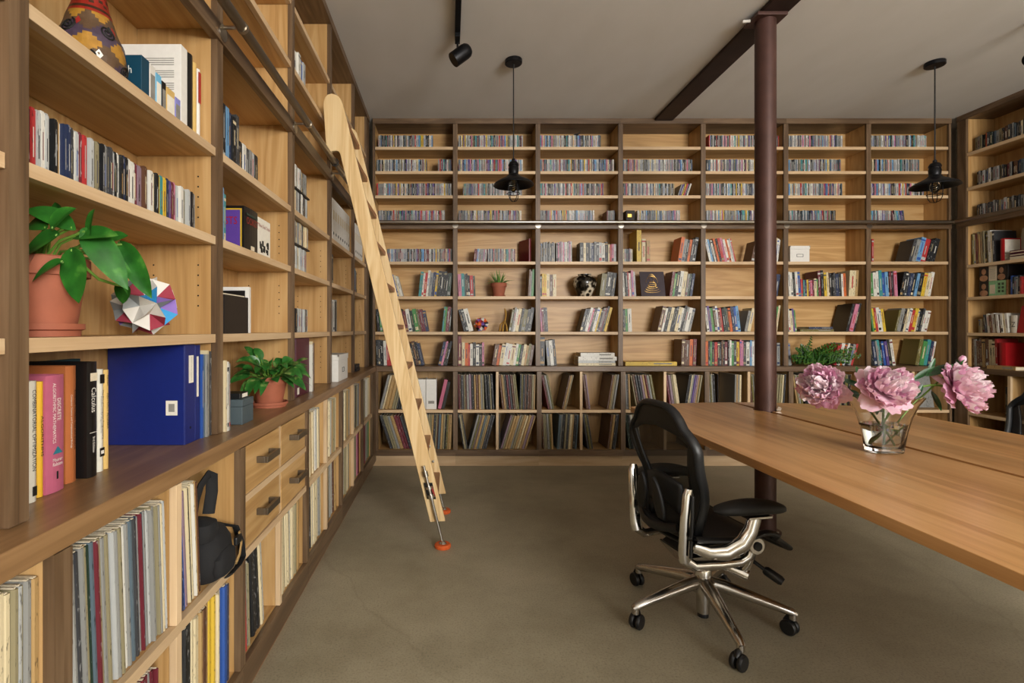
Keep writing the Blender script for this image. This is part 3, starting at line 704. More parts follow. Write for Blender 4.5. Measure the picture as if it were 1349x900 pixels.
wb_row(467.8, 477.5, 5, 'on highest shelf of the corner bay')
row('L', 's6', 437.5, 440.5, 0, .19, 'kw', 'second shelf above lidded white box', d=.03)
row('L', 's7', 437.5, 445, 0, .21, 'lkwkg', 'shelf just above lidded white box', d=.03)
row('L', 's6', 468, 471, 0, .19, 'sia', 'second shelf of the corner bay', d=.03)
row('L', 'top', 270.8, 280.3, 0, .26, 'bigcx', 'worktop beside the blue binder', d=.012, dep=.2, hj=.03)
row('L', 'top', 294.5, 300, 0, .23, 'cwg', 'worktop left of the grey box', d=-.01, dep=.16)
row('L', 'top', 411.6, 415.5, 0, .26, 'wch', 'worktop right of the maroon binder', d=.0)
# paperbacks of the second bay of the left wall
row('L', 's6', 294, 302, 0, .175, 'st', 'shelf above black boxes', d=.02)

# records of the left base cabinets
def lrow(zk, a, b, lean, n, cell, cols=None, d=-.05, h=.312):
    row('L', zk, a, b, lean, h, cols or rc(LPC, n), cell, d=d, kind='record', hj=.012, tjit=.4)
lrow('lp1', -24, 20, 0, 5, 'upper shelf of bottom left cabinet', 'kkkkk'); lrow('lp1', 21, 66, 0, 7, 'middle of upper shelf in bottom left cabinet', 'ccjljga')
lrow('lp1', 99, 222, -3, 40, 'upper slot left of camera bag', 'lgxggjadimjggjglgmjgwggiixngmiglgjgjgcgl')
lrow('lp2', 140, 210, 0, 20, 'lower slot left of camera bag', 'jgljgljjgjcmmrmmgmmm', h=.29)
lrow('lp1', 223, 256, -4, 15, 'upper slot beside camera bag', 'xfnbwfcckccwcah')
lrow('lp2', 224, 245, -3, 10, 'lower slot below camera bag', 'gjcjlcgjkk', h=.29); lrow('lp2', 246, 303, 0, 13, 'right part of slot below camera bag', 'kkccahayyccbn', h=.3)
lrow('lp2', 324, 333, -3, 7, 'slot under left drawers', 'krmgjlg', h=.29); lrow('lp2', 337, 352, -6, 5, 'right part of slot under left drawers', 'kkkcl', h=.31)
lrow('lp2', 363, 384, -3, 8, 'slot under right drawers', 'jjccjccl', h=.31); lrow('lp2', 385, 397, 0, 6, 'right end of slot under right drawers', 'ccjcah', h=.31)
lrow('lp1', 408.5, 424, -2, 10, 'upper slot just past the drawers', 'cjaccwlcgc'); lrow('lp1', 428, 443, 1, 10, 'second upper slot past the drawers', 'jcajcclajc')
lrow('lp2', 408.5, 424, -2, 10, 'lower slot just past the drawers', 'ckcwccjcgc'); lrow('lp2', 428, 443, -2, 9, 'second lower slot past the drawers', 'hhhjgclha')
lrow('lp1', 452.5, 466, -1, 10, 'upper slot under lidded white box', 'afgjcjcajg'); lrow('lp1', 468.5, 478, 1, 8, 'second upper slot under lidded white box', 'ajclkjgf')
lrow('lp2', 452.5, 466, -1, 10, 'lower slot under lidded white box', 'ajfcwjxcjg'); lrow('lp2', 468.5, 478, -1, 8, 'second lower slot under lidded white box', 'jlckjpmj')
lrow('lp1', 481, 489, 0, 8, 'upper slot of corner cabinet', 'kjgwwwwc'); lrow('lp2', 481, 489, 0, 7, 'lower slot of corner cabinet', 'jmegege')

# ---- right wall (left in the picture is further from the camera)
def rrow(zk, a, b, lean, h, cols, cell, kind='book', d=.04):
    row('R', zk, a, b, lean, h, cols, cell, d=d, kind=kind)
rrow('s1', 1283, 1351, 0, .13, 'jgjkoxdigjkhxlixkck', 'top shelf of the right wall', 'cd'); rrow('s2', 1286, 1351, 0, .124, 'kgxlgwxgljxkmghhnic', 'second shelf of the right wall', 'cd'); rrow('s4', 1285, 1351, 0, .124, 'kxklgnxgxjglcxgkxgl', 'rail shelf of the right wall', 'cd')
rrow('s5', 1274, 1296, -2, .27, 'avcjmjahcvjk', 'right wall shelf below the rail'); rrow('s5', 1299, 1310, -14, .28, 'vwcx', 'right wall shelf below the rail')
rrow('s6', 1331, 1346, 0, .15, 'bkigkr', 'second right wall shelf below the rail')
rrow('s7', 1288, 1296, -1, .12, 'jcj', 'lowest right wall shelf'); rrow('s7', 1297, 1327, -5, .16, 'xgwhwhwhwcw', 'lowest right wall shelf', d=.03)
rrow('top', 1280, 1314, -2, .24, 'hghhahccr', 'right wall worktop'); rrow('lp1', 1330, 1352, 0, .24, 'kkxkohkkm', 'right base cabinet upper shelf')
rrow('lp2', 1268, 1306, 0, .2, 'mxcmgjhagjhg', 'right base cabinet lower shelf', d=0)

flush()

# ================================================================ single things on the shelves
def text_mb(body, mi=0):
    c = bpy.data.curves.new('t', 'FONT'); c.body = body; c.resolution_u = 2
    o = bpy.data.objects.new('t', c); COL.objects.link(o)
    dg = bpy.context.evaluated_depsgraph_get(); me = bpy.data.meshes.new_from_object(o.evaluated_get(dg))
    m = MB(); m.add([v.co[:] for v in me.vertices], [tuple(p.vertices) for p in me.polygons], mi)
    bpy.data.objects.remove(o); bpy.data.curves.remove(c); bpy.data.meshes.remove(me)
    return m
def fit_text(body, fn, length, height):
    """fn(a, b): a along the line in 0..length, b across in -height/2..height/2"""
    m = text_mb(body)
    x0 = min(v[0] for v in m.v); x1 = max(v[0] for v in m.v); y0 = min(v[1] for v in m.v); y1 = max(v[1] for v in m.v)
    s = length / (x1 - x0); sy = min(s * 1.3, height / (y1 - y0))
    m.v = [tuple(fn((v[0] - x0) * s, (v[1] - (y0 + y1) / 2) * sy)) for v in m.v]
    return m
def spine_text(par, body, u, zt, zb, w, mat, y=-.0006, name='title'):
    fit_text(body, lambda a, b: (u + b, y, zt - a), zt - zb, w).build(name, mat, par)
def flat_text(par, body, u0, u1, z, h, mat, y=-.0006, name='title'):
    fit_text(body, lambda a, b: (u0 + a, y, z + b), u1 - u0, h).build(name, mat, par)
def big_book(name, label, u, t, h, dep, d, z, cov, w='L', lean=0, yaw=0, cat='book'):
    r = thing(name, label, cat, WP(w, u, d, z + .0006), (0, R(lean), FR[w][1] + R(yaw)))
    cb = .003
    m = MB()
    # rounded spine: bowed front edge
    n = 6; pts = [(t * i / n, -.004 * math.sin(PI * i / n)) for i in range(n + 1)]
    m.prism(pts + [(t, dep), (t - cb, dep), (t - cb, cb), (cb, cb), (cb, dep), (0, dep)], 'z', 0, h)
    m.build('cover', cov, r)
    MB().box(cb, t - cb, cb, dep - .005, .004, h - .005).build('page_block', 'page', r)
    return r
for k, h in dict(cover_pink='b9607a', cover_rose='b5304c', cover_orange='b0673a', cover_yellow='dfae2c', cover_white='dedacb', cover_black='141110', cover_sand='d6b36c', cover_green='123430', cover_blue='1d2f78', binder_blue='16256e', cover_maroon='4c1228', cover_maroon2='6e1620', cover_purple='5c3f96', cover_sky='6fb4d8', cover_red='a5161c', cover_gold='c7a22e', cover_teal='2a7a8c').items():
    plain(k, h, .4, vary=.04)
u = lambda px, d=.085: pu('L', px, d)
ZT = .8985
g = 'textbooks on the left worktop'
def near_book(px0, px1, h, d, cov, label, dep=.16):
    b = big_book('book', label, u(px0, d) + .0006, u(px1, d) - u(px0, d) - .0012, h, dep, d, ZT, cov)
    b['group'] = g; return b, u(px1, d) - u(px0, d) - .0012
b, t = near_book(36, 48, .232, .07, 'cover_white', 'white paperback lettered optimization, first in the worktop row of textbooks')
spine_text(b, 'COMBINATORIAL OPTIMIZATION', t * .5, .215, .06, .011, 'black_ink', -.005); MB().box(t * .3, t * .8, -.0052, -.0047, .012, .03).build('barcode_patch', 'black_ink', b)
b, t = near_book(48.2, 57, .228, .08, 'cover_yellow', 'yellow paperback between the white and the pink textbook')
spine_text(b, 'ALGORITHMS', t * .5, .16, .08, .006, 'black_ink', -.005)
b, t = near_book(59.3, 84, .238, .075, 'cover_pink', 'thick pink hardback textbook with white lettering and a teal triangle')
spine_text(b, 'ALGORITHMIC MATHEMATICS', t * .36, .222, .10, .011, 'white_ink', -.005); spine_text(b, 'DISCRETE', t * .62, .19, .145, .011, 'white_ink', -.005, 'subtitle')
MB().prism([(t * .3, .078), (t * .8, .078), (t * .55, .092)], 'y', -.0055, -.0042).build('triangle', 'cover_teal', b)
flat_text(b, 'Maurer', t * .28, t * .8, .066, .007, 'white_ink', -.005, 'author'); flat_text(b, 'Ralston', t * .28, t * .8, .057, .007, 'white_ink', -.005, 'author'); flat_text(b, '1', t * .48, t * .58, .034, .016, 'black_ink', -.005, 'volume_number')
b, t = near_book(86, 100, .252, .09, 'cover_orange', 'rust orange hardback between the pink and the black textbook')
spine_text(b, 'ALGORITHMS ON STRINGS, TREES, AND SEQUENCES', t * .68, .20, .07, .008, 'black_ink', -.005); spine_text(b, 'Computer Science and Computational Biology', t * .36, .19, .075, .006, 'white_ink', -.005, 'subtitle')
b, t = near_book(114, 127.5, .258, .075, 'cover_black', 'thick black hardback titled Calculus on the worktop')
spine_text(b, 'Calculus', t * .5, .2, .145, .016, 'white_ink', -.005); spine_text(b, '3rd Edition', t * .5, .09, .055, .008, 'white_ink', -.005, 'edition'); MB().box(t * .15, t * .85, -.0052, -.0046, .215, .233).build('picture', 'page', b)
MB().box(t * .1, t * .9, -.005, -.0045, .099, .1).build('rule', 'white_ink', b)
b, t = near_book(128, 136, .238, .085, 'cover_white', 'white hardback on computer programming, right of the Calculus book')
spine_text(b, 'The Art of Computer Programming', t * .62, .19, .075, .007, 'black_ink', -.005); spine_text(b, 'Fundamental Algorithms', t * .3, .175, .09, .006, 'grey_ink', -.005, 'subtitle')
MB().box(t * .12, t * .88, -.0052, -.0046, .205, .226).build('badge', 'cover_black', b); MB().box(t * .12, t * .88, -.0052, -.0046, .035, .055).build('badge', 'cover_black', b); spine_text(b, '1', t * .5, .049, .041, .01, 'white_ink', -.0056, 'volume_number')
b, t = near_book(136.3, 143, .235, .087, 'cover_sand', 'yellow ochre hardback titled Abstract Algebra, last in the textbook row')
spine_text(b, 'ABSTRACT ALGEBRA', t * .5, .18, .095, .011, 'black_ink', -.005); spine_text(b, 'Herstein', t * .5, .222, .197, .007, 'black_ink', -.005, 'author')
b = big_book('book', 'dark green hardback standing turned behind the pink textbook', u(60, .25) - .06, .02, .255, .115, .243, ZT, 'cover_green', yaw=-90)
b.location = WP('L', 1.04, .2415, ZT + .0006); b.rotation_euler = (0, 0, R(90) + R(90)); b['group'] = g
flat_text(b, 'SPORADIC GROUPS', .002, .018, .24, .006, 'gold', -.005)
b.location = WP('L', u(100, .24) + .0, .2285, ZT + .0006)

def binder(name, label, u0, t, h, dep, d, z, cov, w='L'):
    r = thing(name, label, 'binder', WP(w, u0, d, z + .0006), (0, 0, FR[w][1]))
    MB().box(0, t, 0, .003, 0, h).box(0, .003, .0031, dep, 0, h).box(t - .003, t, .0031, dep, 0, h).build('cover', cov, r, .001)
    MB().box(.004, t - .012, .02, dep - .012, .008, h - .012).build('paper_stack', 'paper', r)
    return r
d = .026
b = binder('binder', 'large royal blue ring binder standing on the left worktop', u(244, d), u(257, d) - u(244, d) - .001, .287, .222, d, ZT, 'binder_blue')
t = u(257, d) - u(244, d)
MB().box(t * .35, t * .8, -.0012, -.0002, .175, .255).build('label_card', 'paper', b); spine_text(b, 'lecture notes and homework', t * .6, .25, .18, .004, 'grey_ink', -.0016)
MB().lathe([(.004, 0), (.004, .001)], seg=12).xf(Matrix.Translation((t * .5, -.0001, .045)) @ Matrix.Rotation(R(90), 4, 'X')).build('finger_hole', 'black_ink', b)
MB().box(-.0009, -.0002, .022, .055, .085, .127).build('barcode_sticker', 'paper', b); MB().box(-.0013, -.001, .03, .047, .095, .118).build('sticker_print', 'grey_ink', b)
b2 = binder('binder', 'slim blue ring binder with narrow white label, right of the large one', u(257.3, d), u(264, d) - u(257.3, d) - .001, .284, .2, d, ZT, 'binder_blue')
MB().box(.008, .018, -.0012, -.0002, .13, .25).build('label_card', 'paper', b2)

# ---- potted plants
def leaf(mb, base, dv, up, L, Wd, droop=.35, fold=.25, mi=0, n=7, twist=0, pw=.42):
    base, dv, up = Vector(base), Vector(dv).normalized(), Vector(up)
    up = (up - dv * up.dot(dv)).normalized(); side = dv.cross(up)
    if twist: q = Matrix.Rotation(twist, 3, dv); up = q @ up; side = q @ side
    vs = []; J = (-1, -.6, 0, .6, 1)
    for i in range(n + 1):
        s = i / n; w = Wd * 1.75 * (max(s, .0) ** pw) * ((1 - s) ** .72) if 0 < s < 1 else .0004
        c = base + dv * (L * (s - .10 * droop * s * s)) - Vector((0, 0, 1)) * (droop * L * s * s) 
        for j in J:
            back = -.10 * L * abs(j) * (1 if s < .3 else 0) * (1 - s / .3 if s < .3 else 0)
            vs.append(c + side * (w * j * .5) + up * (fold * w * abs(j) * .5) + dv * back)
    m = len(J)
    mb.add(vs, [(i * m + j, (i + 1) * m + j, (i + 1) * m + j + 1, i * m + j + 1) for i in range(n) for j in range(m - 1)], mi, True)
def leaf_mat(name, a, bcol, vein, rough=.35):
    m, nt, b = newmat(name)
    mp = coords(nt, (22, 22, 22), False); nz = N(nt, 'ShaderNodeTexNoise'); nz.inputs['Scale'].default_value = 1.3; nz.inputs['Detail'].default_value = 4
    nt.links.new(mp.outputs[0], nz.inputs['Vector'])
    r = ramp(nt, [(.3, hexc(a)), (.58, hexc(bcol)), (.78, hexc(vein))]); nt.links.new(nz.outputs['Fac'], r.inputs[0]); nt.links.new(r.outputs[0], b.inputs['Base Color'])
    b.inputs['Roughness'].default_value = rough
    b.inputs['Subsurface Weight'].default_value = .0
    return m
leaf_mat('pothos_leaf', '1d4f1a', '2e6e24', '5a9a3a'); leaf_mat('variegated_leaf', '1f5220', '33702c', 'a8b86a'); leaf_mat('fern_leaf', '173a17', '2a5219', '557a2c'); leaf_mat('spider_leaf', '4c7a34', '6f9648', 'c9cf9c'); leaf_mat('peony_leaf', '123a1a', '1e5124', '4a7a34')
def pot(par, r_rim, r_base, h, rimh, z0=0):
    o = MB().lathe([(r_base, z0), (r_base + (r_rim - r_base) * .72 * .93, z0 + h - rimh), (r_rim, z0 + h - rimh), (r_rim, z0 + h - .003), (r_rim - .003, z0 + h), (r_rim - .008, z0 + h), (r_rim - .010, z0 + h - .014), (r_rim * .7, z0 + h - .016)], seg=40).build('pot', 'terracotta', par)
    MB().lathe([(.001, z0 + h - .0155), (r_rim * .6, z0 + h - .012), (r_rim - .0105, z0 + h - .0145)], seg=24).build('soil', 'soil', par)
def saucer(par, r, h):
    MB().lathe([(r * .8, 0), (r * .9, .0), (r * .9, h * .45), (r, h * .55), (r, h), (r - .005, h), (r - .01, h * .5), (.002, h * .45)], seg=40).build('saucer', 'terracotta', par)
# big trailing pothos beside the paper ball
ux = pu('L', 58, .105)
P = thing('potted_pothos', 'large trailing pothos in a terracotta pot with saucer, next to the paper ball', 'potted plant', WP('L', ux, .105, ZS['L']['s7'] + .0005))
saucer(P, .07, .026); pot(P, .08, .055, .148, .038, .013)
random.seed(11)
fo = MB(); st = MB(); F0 = Vector((0, 0, .15))
def at_px(px, py, Y):
    return Vector(((px - CX) * Y / F, Y, CZ + (CY - py) * Y / F)) - P.location
def pstem(pts, r=.0028): st.tube(pts, r, 6)
# leaves placed where the plant carries them: (column, row, depth, direction px, length, width)
PL_ = [(70, 300, .98, (20, -28), .075, .05), (95, 300, 1.0, (-40, -30), .11, .045), (118, 315, 1.05, (10, -60), .1, .045), (112, 305, 1.05, (40, 40), .12, .07), (95, 330, 1.02, (10, 50), .09, .075), (75, 310, .98, (-30, 10), .085, .06), (60, 300, 1.0, (-22, -14), .08, .055),
      (160, 322, 1.16, (38, 55), .125, .062), (128, 335, 1.1, (40, 8), .07, .04), (120, 330, 1.06, (30, 22), .08, .045), (52, 325, 1.0, (-10, 20), .06, .05), (100, 312, 1.05, (30, -5), .1, .05), (148, 345, 1.15, (20, 25), .06, .03), (82, 345, .99, (-20, 10), .06, .04), (140, 318, 1.12, (20, -10), .06, .035), (85, 300, 1.06, (-10, -40), .07, .045)]
for (px, py, Y, dp, L, w_) in PL_:
    a = at_px(px, py, Y); dv = Vector((dp[0], random.uniform(-6, 10), -dp[1]))
    leaf(fo, a, dv, Vector((-.25, -1, .45)), L, w_, droop=random.uniform(.15, .4), fold=random.uniform(.15, .35), twist=random.uniform(-.35, .35))
    b0 = F0 + Vector((random.uniform(-.03, .03), random.uniform(-.03, .03), -.015)); mid = (b0 + a) / 2 + Vector((0, 0, .02))
    pstem([b0, mid, a])
vine = [F0 + Vector((.03, -.03, -.01)), at_px(112, 352, 1.06), at_px(130, 368, 1.1), at_px(152, 375, 1.14), at_px(162, 377, 1.18), at_px(166, 360, 1.2), at_px(163, 335, 1.19)]
st.tube(vine, .0032, 7)
leaf(fo, at_px(163, 374, 1.2), Vector((-2, 2, -14)), Vector((-.2, -1, .3)), .045, .052, droop=.05, fold=.12, pw=.3)
leaf(fo, at_px(150, 332, 1.14), Vector((18, 0, -45)), Vector((-.3, -1, .3)), .085, .03, droop=.2)
fo.build('foliage', 'pothos_leaf', P, subd=1); st.build('stems', 'stem_green', P)
# bushy pothos
ux = pu('L', 360, .03)
P = thing('potted_pothos', 'bushy variegated pothos in a small terracotta pot, in front of the maroon binder', 'potted plant', WP('L', ux, .045, ZT + .0005))
saucer(P, .076, .022); pot(P, .078, .052, .118, .03, .011)
random.seed(5); fo = MB(); st = MB(); F0 = Vector((0, 0, .115))
for k in range(74):
    a = 2 * PI * k * .381966; el = random.uniform(.0, 1.2); L0 = random.uniform(.03, .1)
    dv = Vector((math.cos(a) * math.cos(el), math.sin(a) * math.cos(el) * .9 - .15, math.sin(el)))
    if dv.x > 0: dv.x *= 1.2
    if dv.x < -.4: dv.x *= .7
    b0 = F0 + Vector((math.cos(a), math.sin(a), 0)) * random.uniform(0, .04)
    e = b0 + dv * L0; st.tube([b0, b0 + dv * L0 * .5 + Vector((0, 0, .005)), e], .0018, 5)
    leaf(fo, e, (dv + Vector((0, 0, random.uniform(-.3, .2)))), Vector((0, -.4, 1)), random.uniform(.065, .11), random.uniform(.042, .058), droop=random.uniform(.3, .8), fold=.2, twist=random.uniform(-.5, .5))
fo.build('foliage', 'variegated_leaf', P, subd=1); st.build('stems', 'stem_green', P)
# small spider plant on the back wall
P = thing('spider_plant', 'small spider plant in a terracotta pot on the back wall shelf', 'potted plant', WP('B', pu('B', 657, .09), .09, ZS['B']['s6'] + .0005))
saucer(P, .062, .016); pot(P, .074, .05, .118, .034, .008)
fo = MB()
for k in range(38):
    a = 2 * PI * k * .381966; el = random.uniform(.5, 1.35); L = random.uniform(.1, .2)
    pts = []; dv = Vector((math.cos(a) * math.cos(el), math.sin(a) * math.cos(el) * .55 - .05, math.sin(el)))
    leaf(fo, Vector((math.cos(a) * .02, math.sin(a) * .02, .105)), dv, Vector((0, -.3, 1)), L, .011, droop=random.uniform(.3, .9) * (1.1 - el / 1.6), fold=.4, n=9, pw=.2)
fo.build('foliage', 'spider_leaf', P)

# ---- folded paper balls
def paper_ball(label, loc, r, cols, seed, rot):
    random.seed(seed)
    bm = bmesh.new(); bmesh.ops.create_icosphere(bm, subdivisions=1, radius=r * .72)
    m = MB(); used = []
    V = [v.co.copy() for v in bm.verts]
    for f in bm.faces:
        c = f.calc_center_median(); ap = c.normalized() * r * .52; vs = [v.co.copy() for v in f.verts]
        mids = [(vs[i] + vs[(i + 1) % 3]).normalized() * r for i in range(3)]
        order = random.sample(range(len(cols)), 3)
        for i in range(3):                             # three folded kites round every sunk pocket
            a = vs[i] * 1.24
            m.add([ap, mids[i - 1], a], [(0, 1, 2)], order[i]); m.add([ap, a, mids[i]], [(0, 1, 2)], order[i])
    bm.free()
    from mathutils import Euler
    q = Euler(rot).to_matrix(); zmin = min((q @ Vector(v)).z for v in m.v)
    o = m.build('paper_ball', cols); o.location = (loc[0], loc[1], loc[2] - zmin + .0005); o.rotation_euler = rot
    tag(o, label, 'paper ball'); return o
plain('fold_purple', '8a6cba', .7, vary=.05); plain('fold_red', '9a3446', .7, vary=.05); plain('fold_blue', '2f93cc', .7, vary=.05); plain('fold_white', 'd8d4cc', .7, vary=.03); plain('fold_grey', '9a9fa0', .7, vary=.03)
plain('fold_orange', 'dd6a2a', .7); plain('fold_black', '1c1826', .7); plain('fold_lilac', '8b8bd0', .7)
paper_ball('large folded paper ball in purple, red, blue and white beside the trailing pothos', WP('L', pu('L', 191, .085), .085, ZS['L']['s7']), .083, ['fold_purple', 'fold_red', 'fold_blue', 'fold_white', 'fold_white', 'fold_grey'], 3, (.4, .2, .6))
paper_ball('small folded paper ball in orange, black and lilac on the back wall shelf', WP('B', pu('B', 634, .1), .1, ZS['B']['s7']), .07, ['fold_orange', 'fold_black', 'fold_lilac', 'fold_red', 'fold_white', 'fold_purple'], 8, (.3, .9, .2))

# ---- painted bottle vase, top left
V = thing('painted_vase', 'tall painted vase with red scales, ochre diamonds and dark spirals, at top left', 'vase', WP('L', pu('L', 119, .125), .125, ZS['L']['s5'] + .0005))
def vr(z):
    pts = [(0, .05), (.02, .068), (.06, .076), (.1, .07), (.15, .052), (.2, .037), (.25, .026), (.3, .021), (.33, .026)]
    for (a, ra), (b_, rb) in zip(pts, pts[1:]):
        if z <= b_: tt = (z - a) / (b_ - a); tt = tt * tt * (3 - 2 * tt) * .5 + tt * .5; return ra + (rb - ra) * tt
    return pts[-1][1]
m = MB(); NS = 48; NZ = 44
for i in range(NZ):
    for k in range(NS):
        z0, z1 = .33 * i / NZ, .33 * (i + 1) / NZ; a0, a1 = 2 * PI * k / NS, 2 * PI * (k + 1) / NS
        q = [(vr(z) * math.cos(a), vr(z) * math.sin(a), z) for z, a in ((z0, a0), (z0, a1), (z1, a1), (z1, a0))]
        zz = (z0 + z1) / 2
        if zz > .19: mi = 3 if (i + (k // 2)) % 3 else 4
        elif zz > .165: mi = 4 if i % 2 else 3
        else:
            dx = (k + .5) / 8.0; dz = zz / .055
            cell = int(math.floor(dx + dz)) + 2 * int(math.floor(dx - dz)); mi = (cell % 3)
        m.add(q, [(0, 1, 2, 3)], mi, False)
plain('glaze_ochre', 'a5782c', .45, vary=.2); plain('glaze_violet', '4a3c4c', .45, vary=.2); plain('glaze_brown', '5c4632', .45, vary=.2); plain('glaze_red', '8c2418', .45, vary=.2); plain('glaze_dark', '3a2415', .45, vary=.2)
m.build('body', ['glaze_ochre', 'glaze_violet', 'glaze_brown', 'glaze_red', 'glaze_dark'], V)
wp_ = MB()
for k in range(10):
    a0 = 2 * PI * k / 10 + .2; z0 = .045 + .075 * (k % 2)
    pts = []
    for i in range(26):
        th = i * .55; rr = .002 + .00068 * i
        a = a0 + rr * math.cos(th) / .07; z = z0 + rr * math.sin(th); r = vr(z) + .0012
        pts.append((r * math.cos(a), r * math.sin(a), z))
    MB().tube(pts, .0022, 5).build('spiral', 'black_ink', V)
    a = a0 + .31; z = z0 + .012; r = vr(z) + .0008
    wp_.add([((vr(zz) + .0012) * math.cos(aa), (vr(zz) + .0012) * math.sin(aa), zz) for zz, aa in ((z - .012, a), (z, a + .11), (z + .012, a), (z, a - .11))], [(0, 1, 2, 3)], k % 2)
wp_.build('painted_diamonds', ['white_ink', 'red_label'], V)

# ---- right end of the top left shelf: boxed discs and a white score
ub = lambda px: pu('L', px, .05)
hs = [(186.5, 197, 'cover_teal', .125, 'dark teal boxed set with white italic title, on the top left shelf'), (197.5, 205, 'fold_white', .122, 'white and grey disc box right of the dark teal one'), (205.5, 213, 'cover_sky', .113, 'sky blue disc box on the top left shelf'), (213.5, 219, 'cover_black', .105, 'black and yellow disc box on the top left shelf'), (219.5, 230.5, 'cover_sand', .1, 'pale yellow disc box on the top left shelf'), (231, 238, 'fold_lilac', .092, 'mauve disc box, last of the low boxes at top left')]
plain('boxset_blue', '123f54', .4, vary=.05); MATS['cover_teal2'] = MATS['boxset_blue']
for i, (a, b_, mt, h, lab) in enumerate(hs):
    o = MB().box(0, ub(b_) - ub(a) - .0006, 0, .14, 0, h).build('disc_box', 'boxset_blue' if i == 0 else mt, None, .0012); tag(o, lab, 'disc box', 'disc boxes on the top left shelf'); put(o, 'L', ub(a), .05, ZS['L']['s5'] + .0005)
    if i == 0:
        fit_text('derlich', lambda aa, bb: (-.0006, .085 - aa, .088 + bb), .06, .02).build('title', 'white_ink', o)
    else: MB().box(.003, ub(b_) - ub(a) - .004, -.0008, -.0002, h * .25, h * .8).build('spine_label', 'grey_ink' if i % 2 else 'paper', o)
s = thing('music_score', 'large white printed score standing behind the disc boxes at top left', 'score', WP('L', ub(238.5), .05, ZS['L']['s5'] + .0006), (0, 0, R(90)))
t = ub(247) - ub(238.5)
MB().box(0, t - .001, 0, .175, 0, .258).build('cover', 'white_paint', s, .001)
ln = MB()
random.seed(2)
for blk in range(5):
    for k in range(4):
        z = .215 - blk * .036 - k * .006; y1 = random.uniform(.06, .09) if k == 3 else .125
        ln.add([(-.0006, .02, z), (-.0006, .02 + y1, z), (-.0006, .02 + y1, z + .0022), (-.0006, .02, z + .0022)], [(0, 1, 2, 3)])
ln.build('printed_lines', 'grey_ink', s)
for (a, b_, mt, h, lab) in [(247.3, 254, 'cover_black', .255, 'tall black folder at the end of the top left shelf'), (254.3, 259, 'cover_sand', .243, 'tall yellow folder at the end of the top left shelf'), (259.3, 263.4, 'white_paint', .235, 'tall white and red folder, last on the top left shelf')]:
    o = big_book('folder', lab, ub(a), ub(b_) - ub(a) - .001, h, .16, .05, ZS['L']['s5'], mt, cat='folder'); o['group'] = 'folders at the end of the top left shelf'
    if mt == 'white_paint': MB().box(.001, (ub(b_) - ub(a)) * .8, -.0055, -.0045, .13, .225).build('red_strip', 'cover_red', o)

# ---- second bay: face-on paperbacks, black box, white frame, grey box
z6 = ZS['L']['s6']
b = big_book('book', 'thick black box-shaped book with purple framed side, lettered TS', pu('L', 321.5, .03), pu('L', 339.5, .03) - pu('L', 321.5, .03) - .001, .165, .15, .03, z6, 'cover_black'); t = pu('L', 339.5, .03) - pu('L', 321.5, .03)
MB().box(-.0012, -.0004, .008, .145, .004, .155).build('yellow_border', 'cover_gold', b); MB().box(-.002, -.0013, .014, .145, .004, .149).build('purple_panel', 'cover_purple', b)
fit_text('GHOSTS', lambda aa, bb: (-.0026, .14 - aa, .11 + bb), .115, .03).build('title', 'cover_red', b)
flat_text(b, 'OOKIST', .012, t - .006, .115, .026, 'red_label', -.0055); MB().box(.012, t - .014, -.0055, -.0045, .134, .142).build('green_line', 'cover_green', b); MB().box(t * .4, t * .65, -.0055, -.0045, .008, .024).build('emblem', 'page', b)
b = thing('book', 'cream paperback with black picture, facing out beside the black box-shaped book', 'book', WP('L', pu('L', 340, .03), .03, z6 + .0006), (0, 0, R(90))); t = pu('L', 356, .03) - pu('L', 340, .03)
MB().box(0, t, 0, .02, 0, .155).build('cover', 'paper', b, .001); flat_text(b, 'New Deal Trade', .008, t - .008, .125, .014, 'red_label')
random.seed(4); m = MB()
for k in range(16): x = random.uniform(.012, t - .03); zz = random.uniform(.012, .06); m.box(x, x + random.uniform(.008, .02), -.0012 - .00002 * k, -.0003, zz, zz + random.uniform(.01, .025))
m.build('picture', 'black_ink', b)
z7 = ZS['L']['s7']
b = thing('storage_box', 'black open-topped file box in front of a white frame, above the bushy pothos', 'box', WP('L', pu('L', 296, .03), .03, z7 + .0006), (0, 0, R(90))); t = pu('L', 327, .03) - pu('L', 296, .03)
plain('box_brown', '251d17', .6, vary=.1)
MB().box(0, t, 0, .003, 0, .133).box(0, t, .177, .18, 0, .133).box(0, .003, .0031, .1769, 0, .133).box(t - .003, t, .0031, .1769, 0, .133).box(.0031, t - .0031, .0031, .1769, 0, .003).build('body', 'box_brown', b)
random.seed(9); m = MB()
for k in range(9): y = .01 + k * .018; m.box(.01, t - .01, y, y + .008, .004, .138 + random.uniform(-.004, .006))
m.build('papers', 'page', b)
b = thing('picture_frame', 'white picture frame with dark print, standing behind the black file box', 'picture frame', WP('L', pu('L', 327.6, .03), .03, z7 + .0006), (0, 0, R(90))); t = .022
MB().box(0, t, 0, .014, 0, .175).box(0, t, .186, .2, 0, .175).box(0, t, .0141, .1859, .161, .175).box(0, t, .0141, .1859, 0, .014).build('frame', 'white_paint', b, .001)
MB().box(.003, t - .004, .0145, .1855, .0145, .1605).build('print', 'cover_black', b)
b = thing('grey_box', 'slate grey lidded box on the worktop, left of the bushy pothos', 'box', WP('L', 1.787, -.012, ZT + .0006), (0, 0, R(90)))
plain('slate_box', '4a575c', .6, vary=.06)
MB().box(0, .1, 0, .14, 0, .062).build('body', 'slate_box', b, .002); MB().box(-.001, .101, -.001, .141, .0625, .087).build('lid', 'slate_box', b, .002)
b = thing('video_cassette', 'black cassette with white label lying on the slate grey box', 'cassette', WP('L', 1.795, .0, ZT + .089), (0, 0, R(90)))
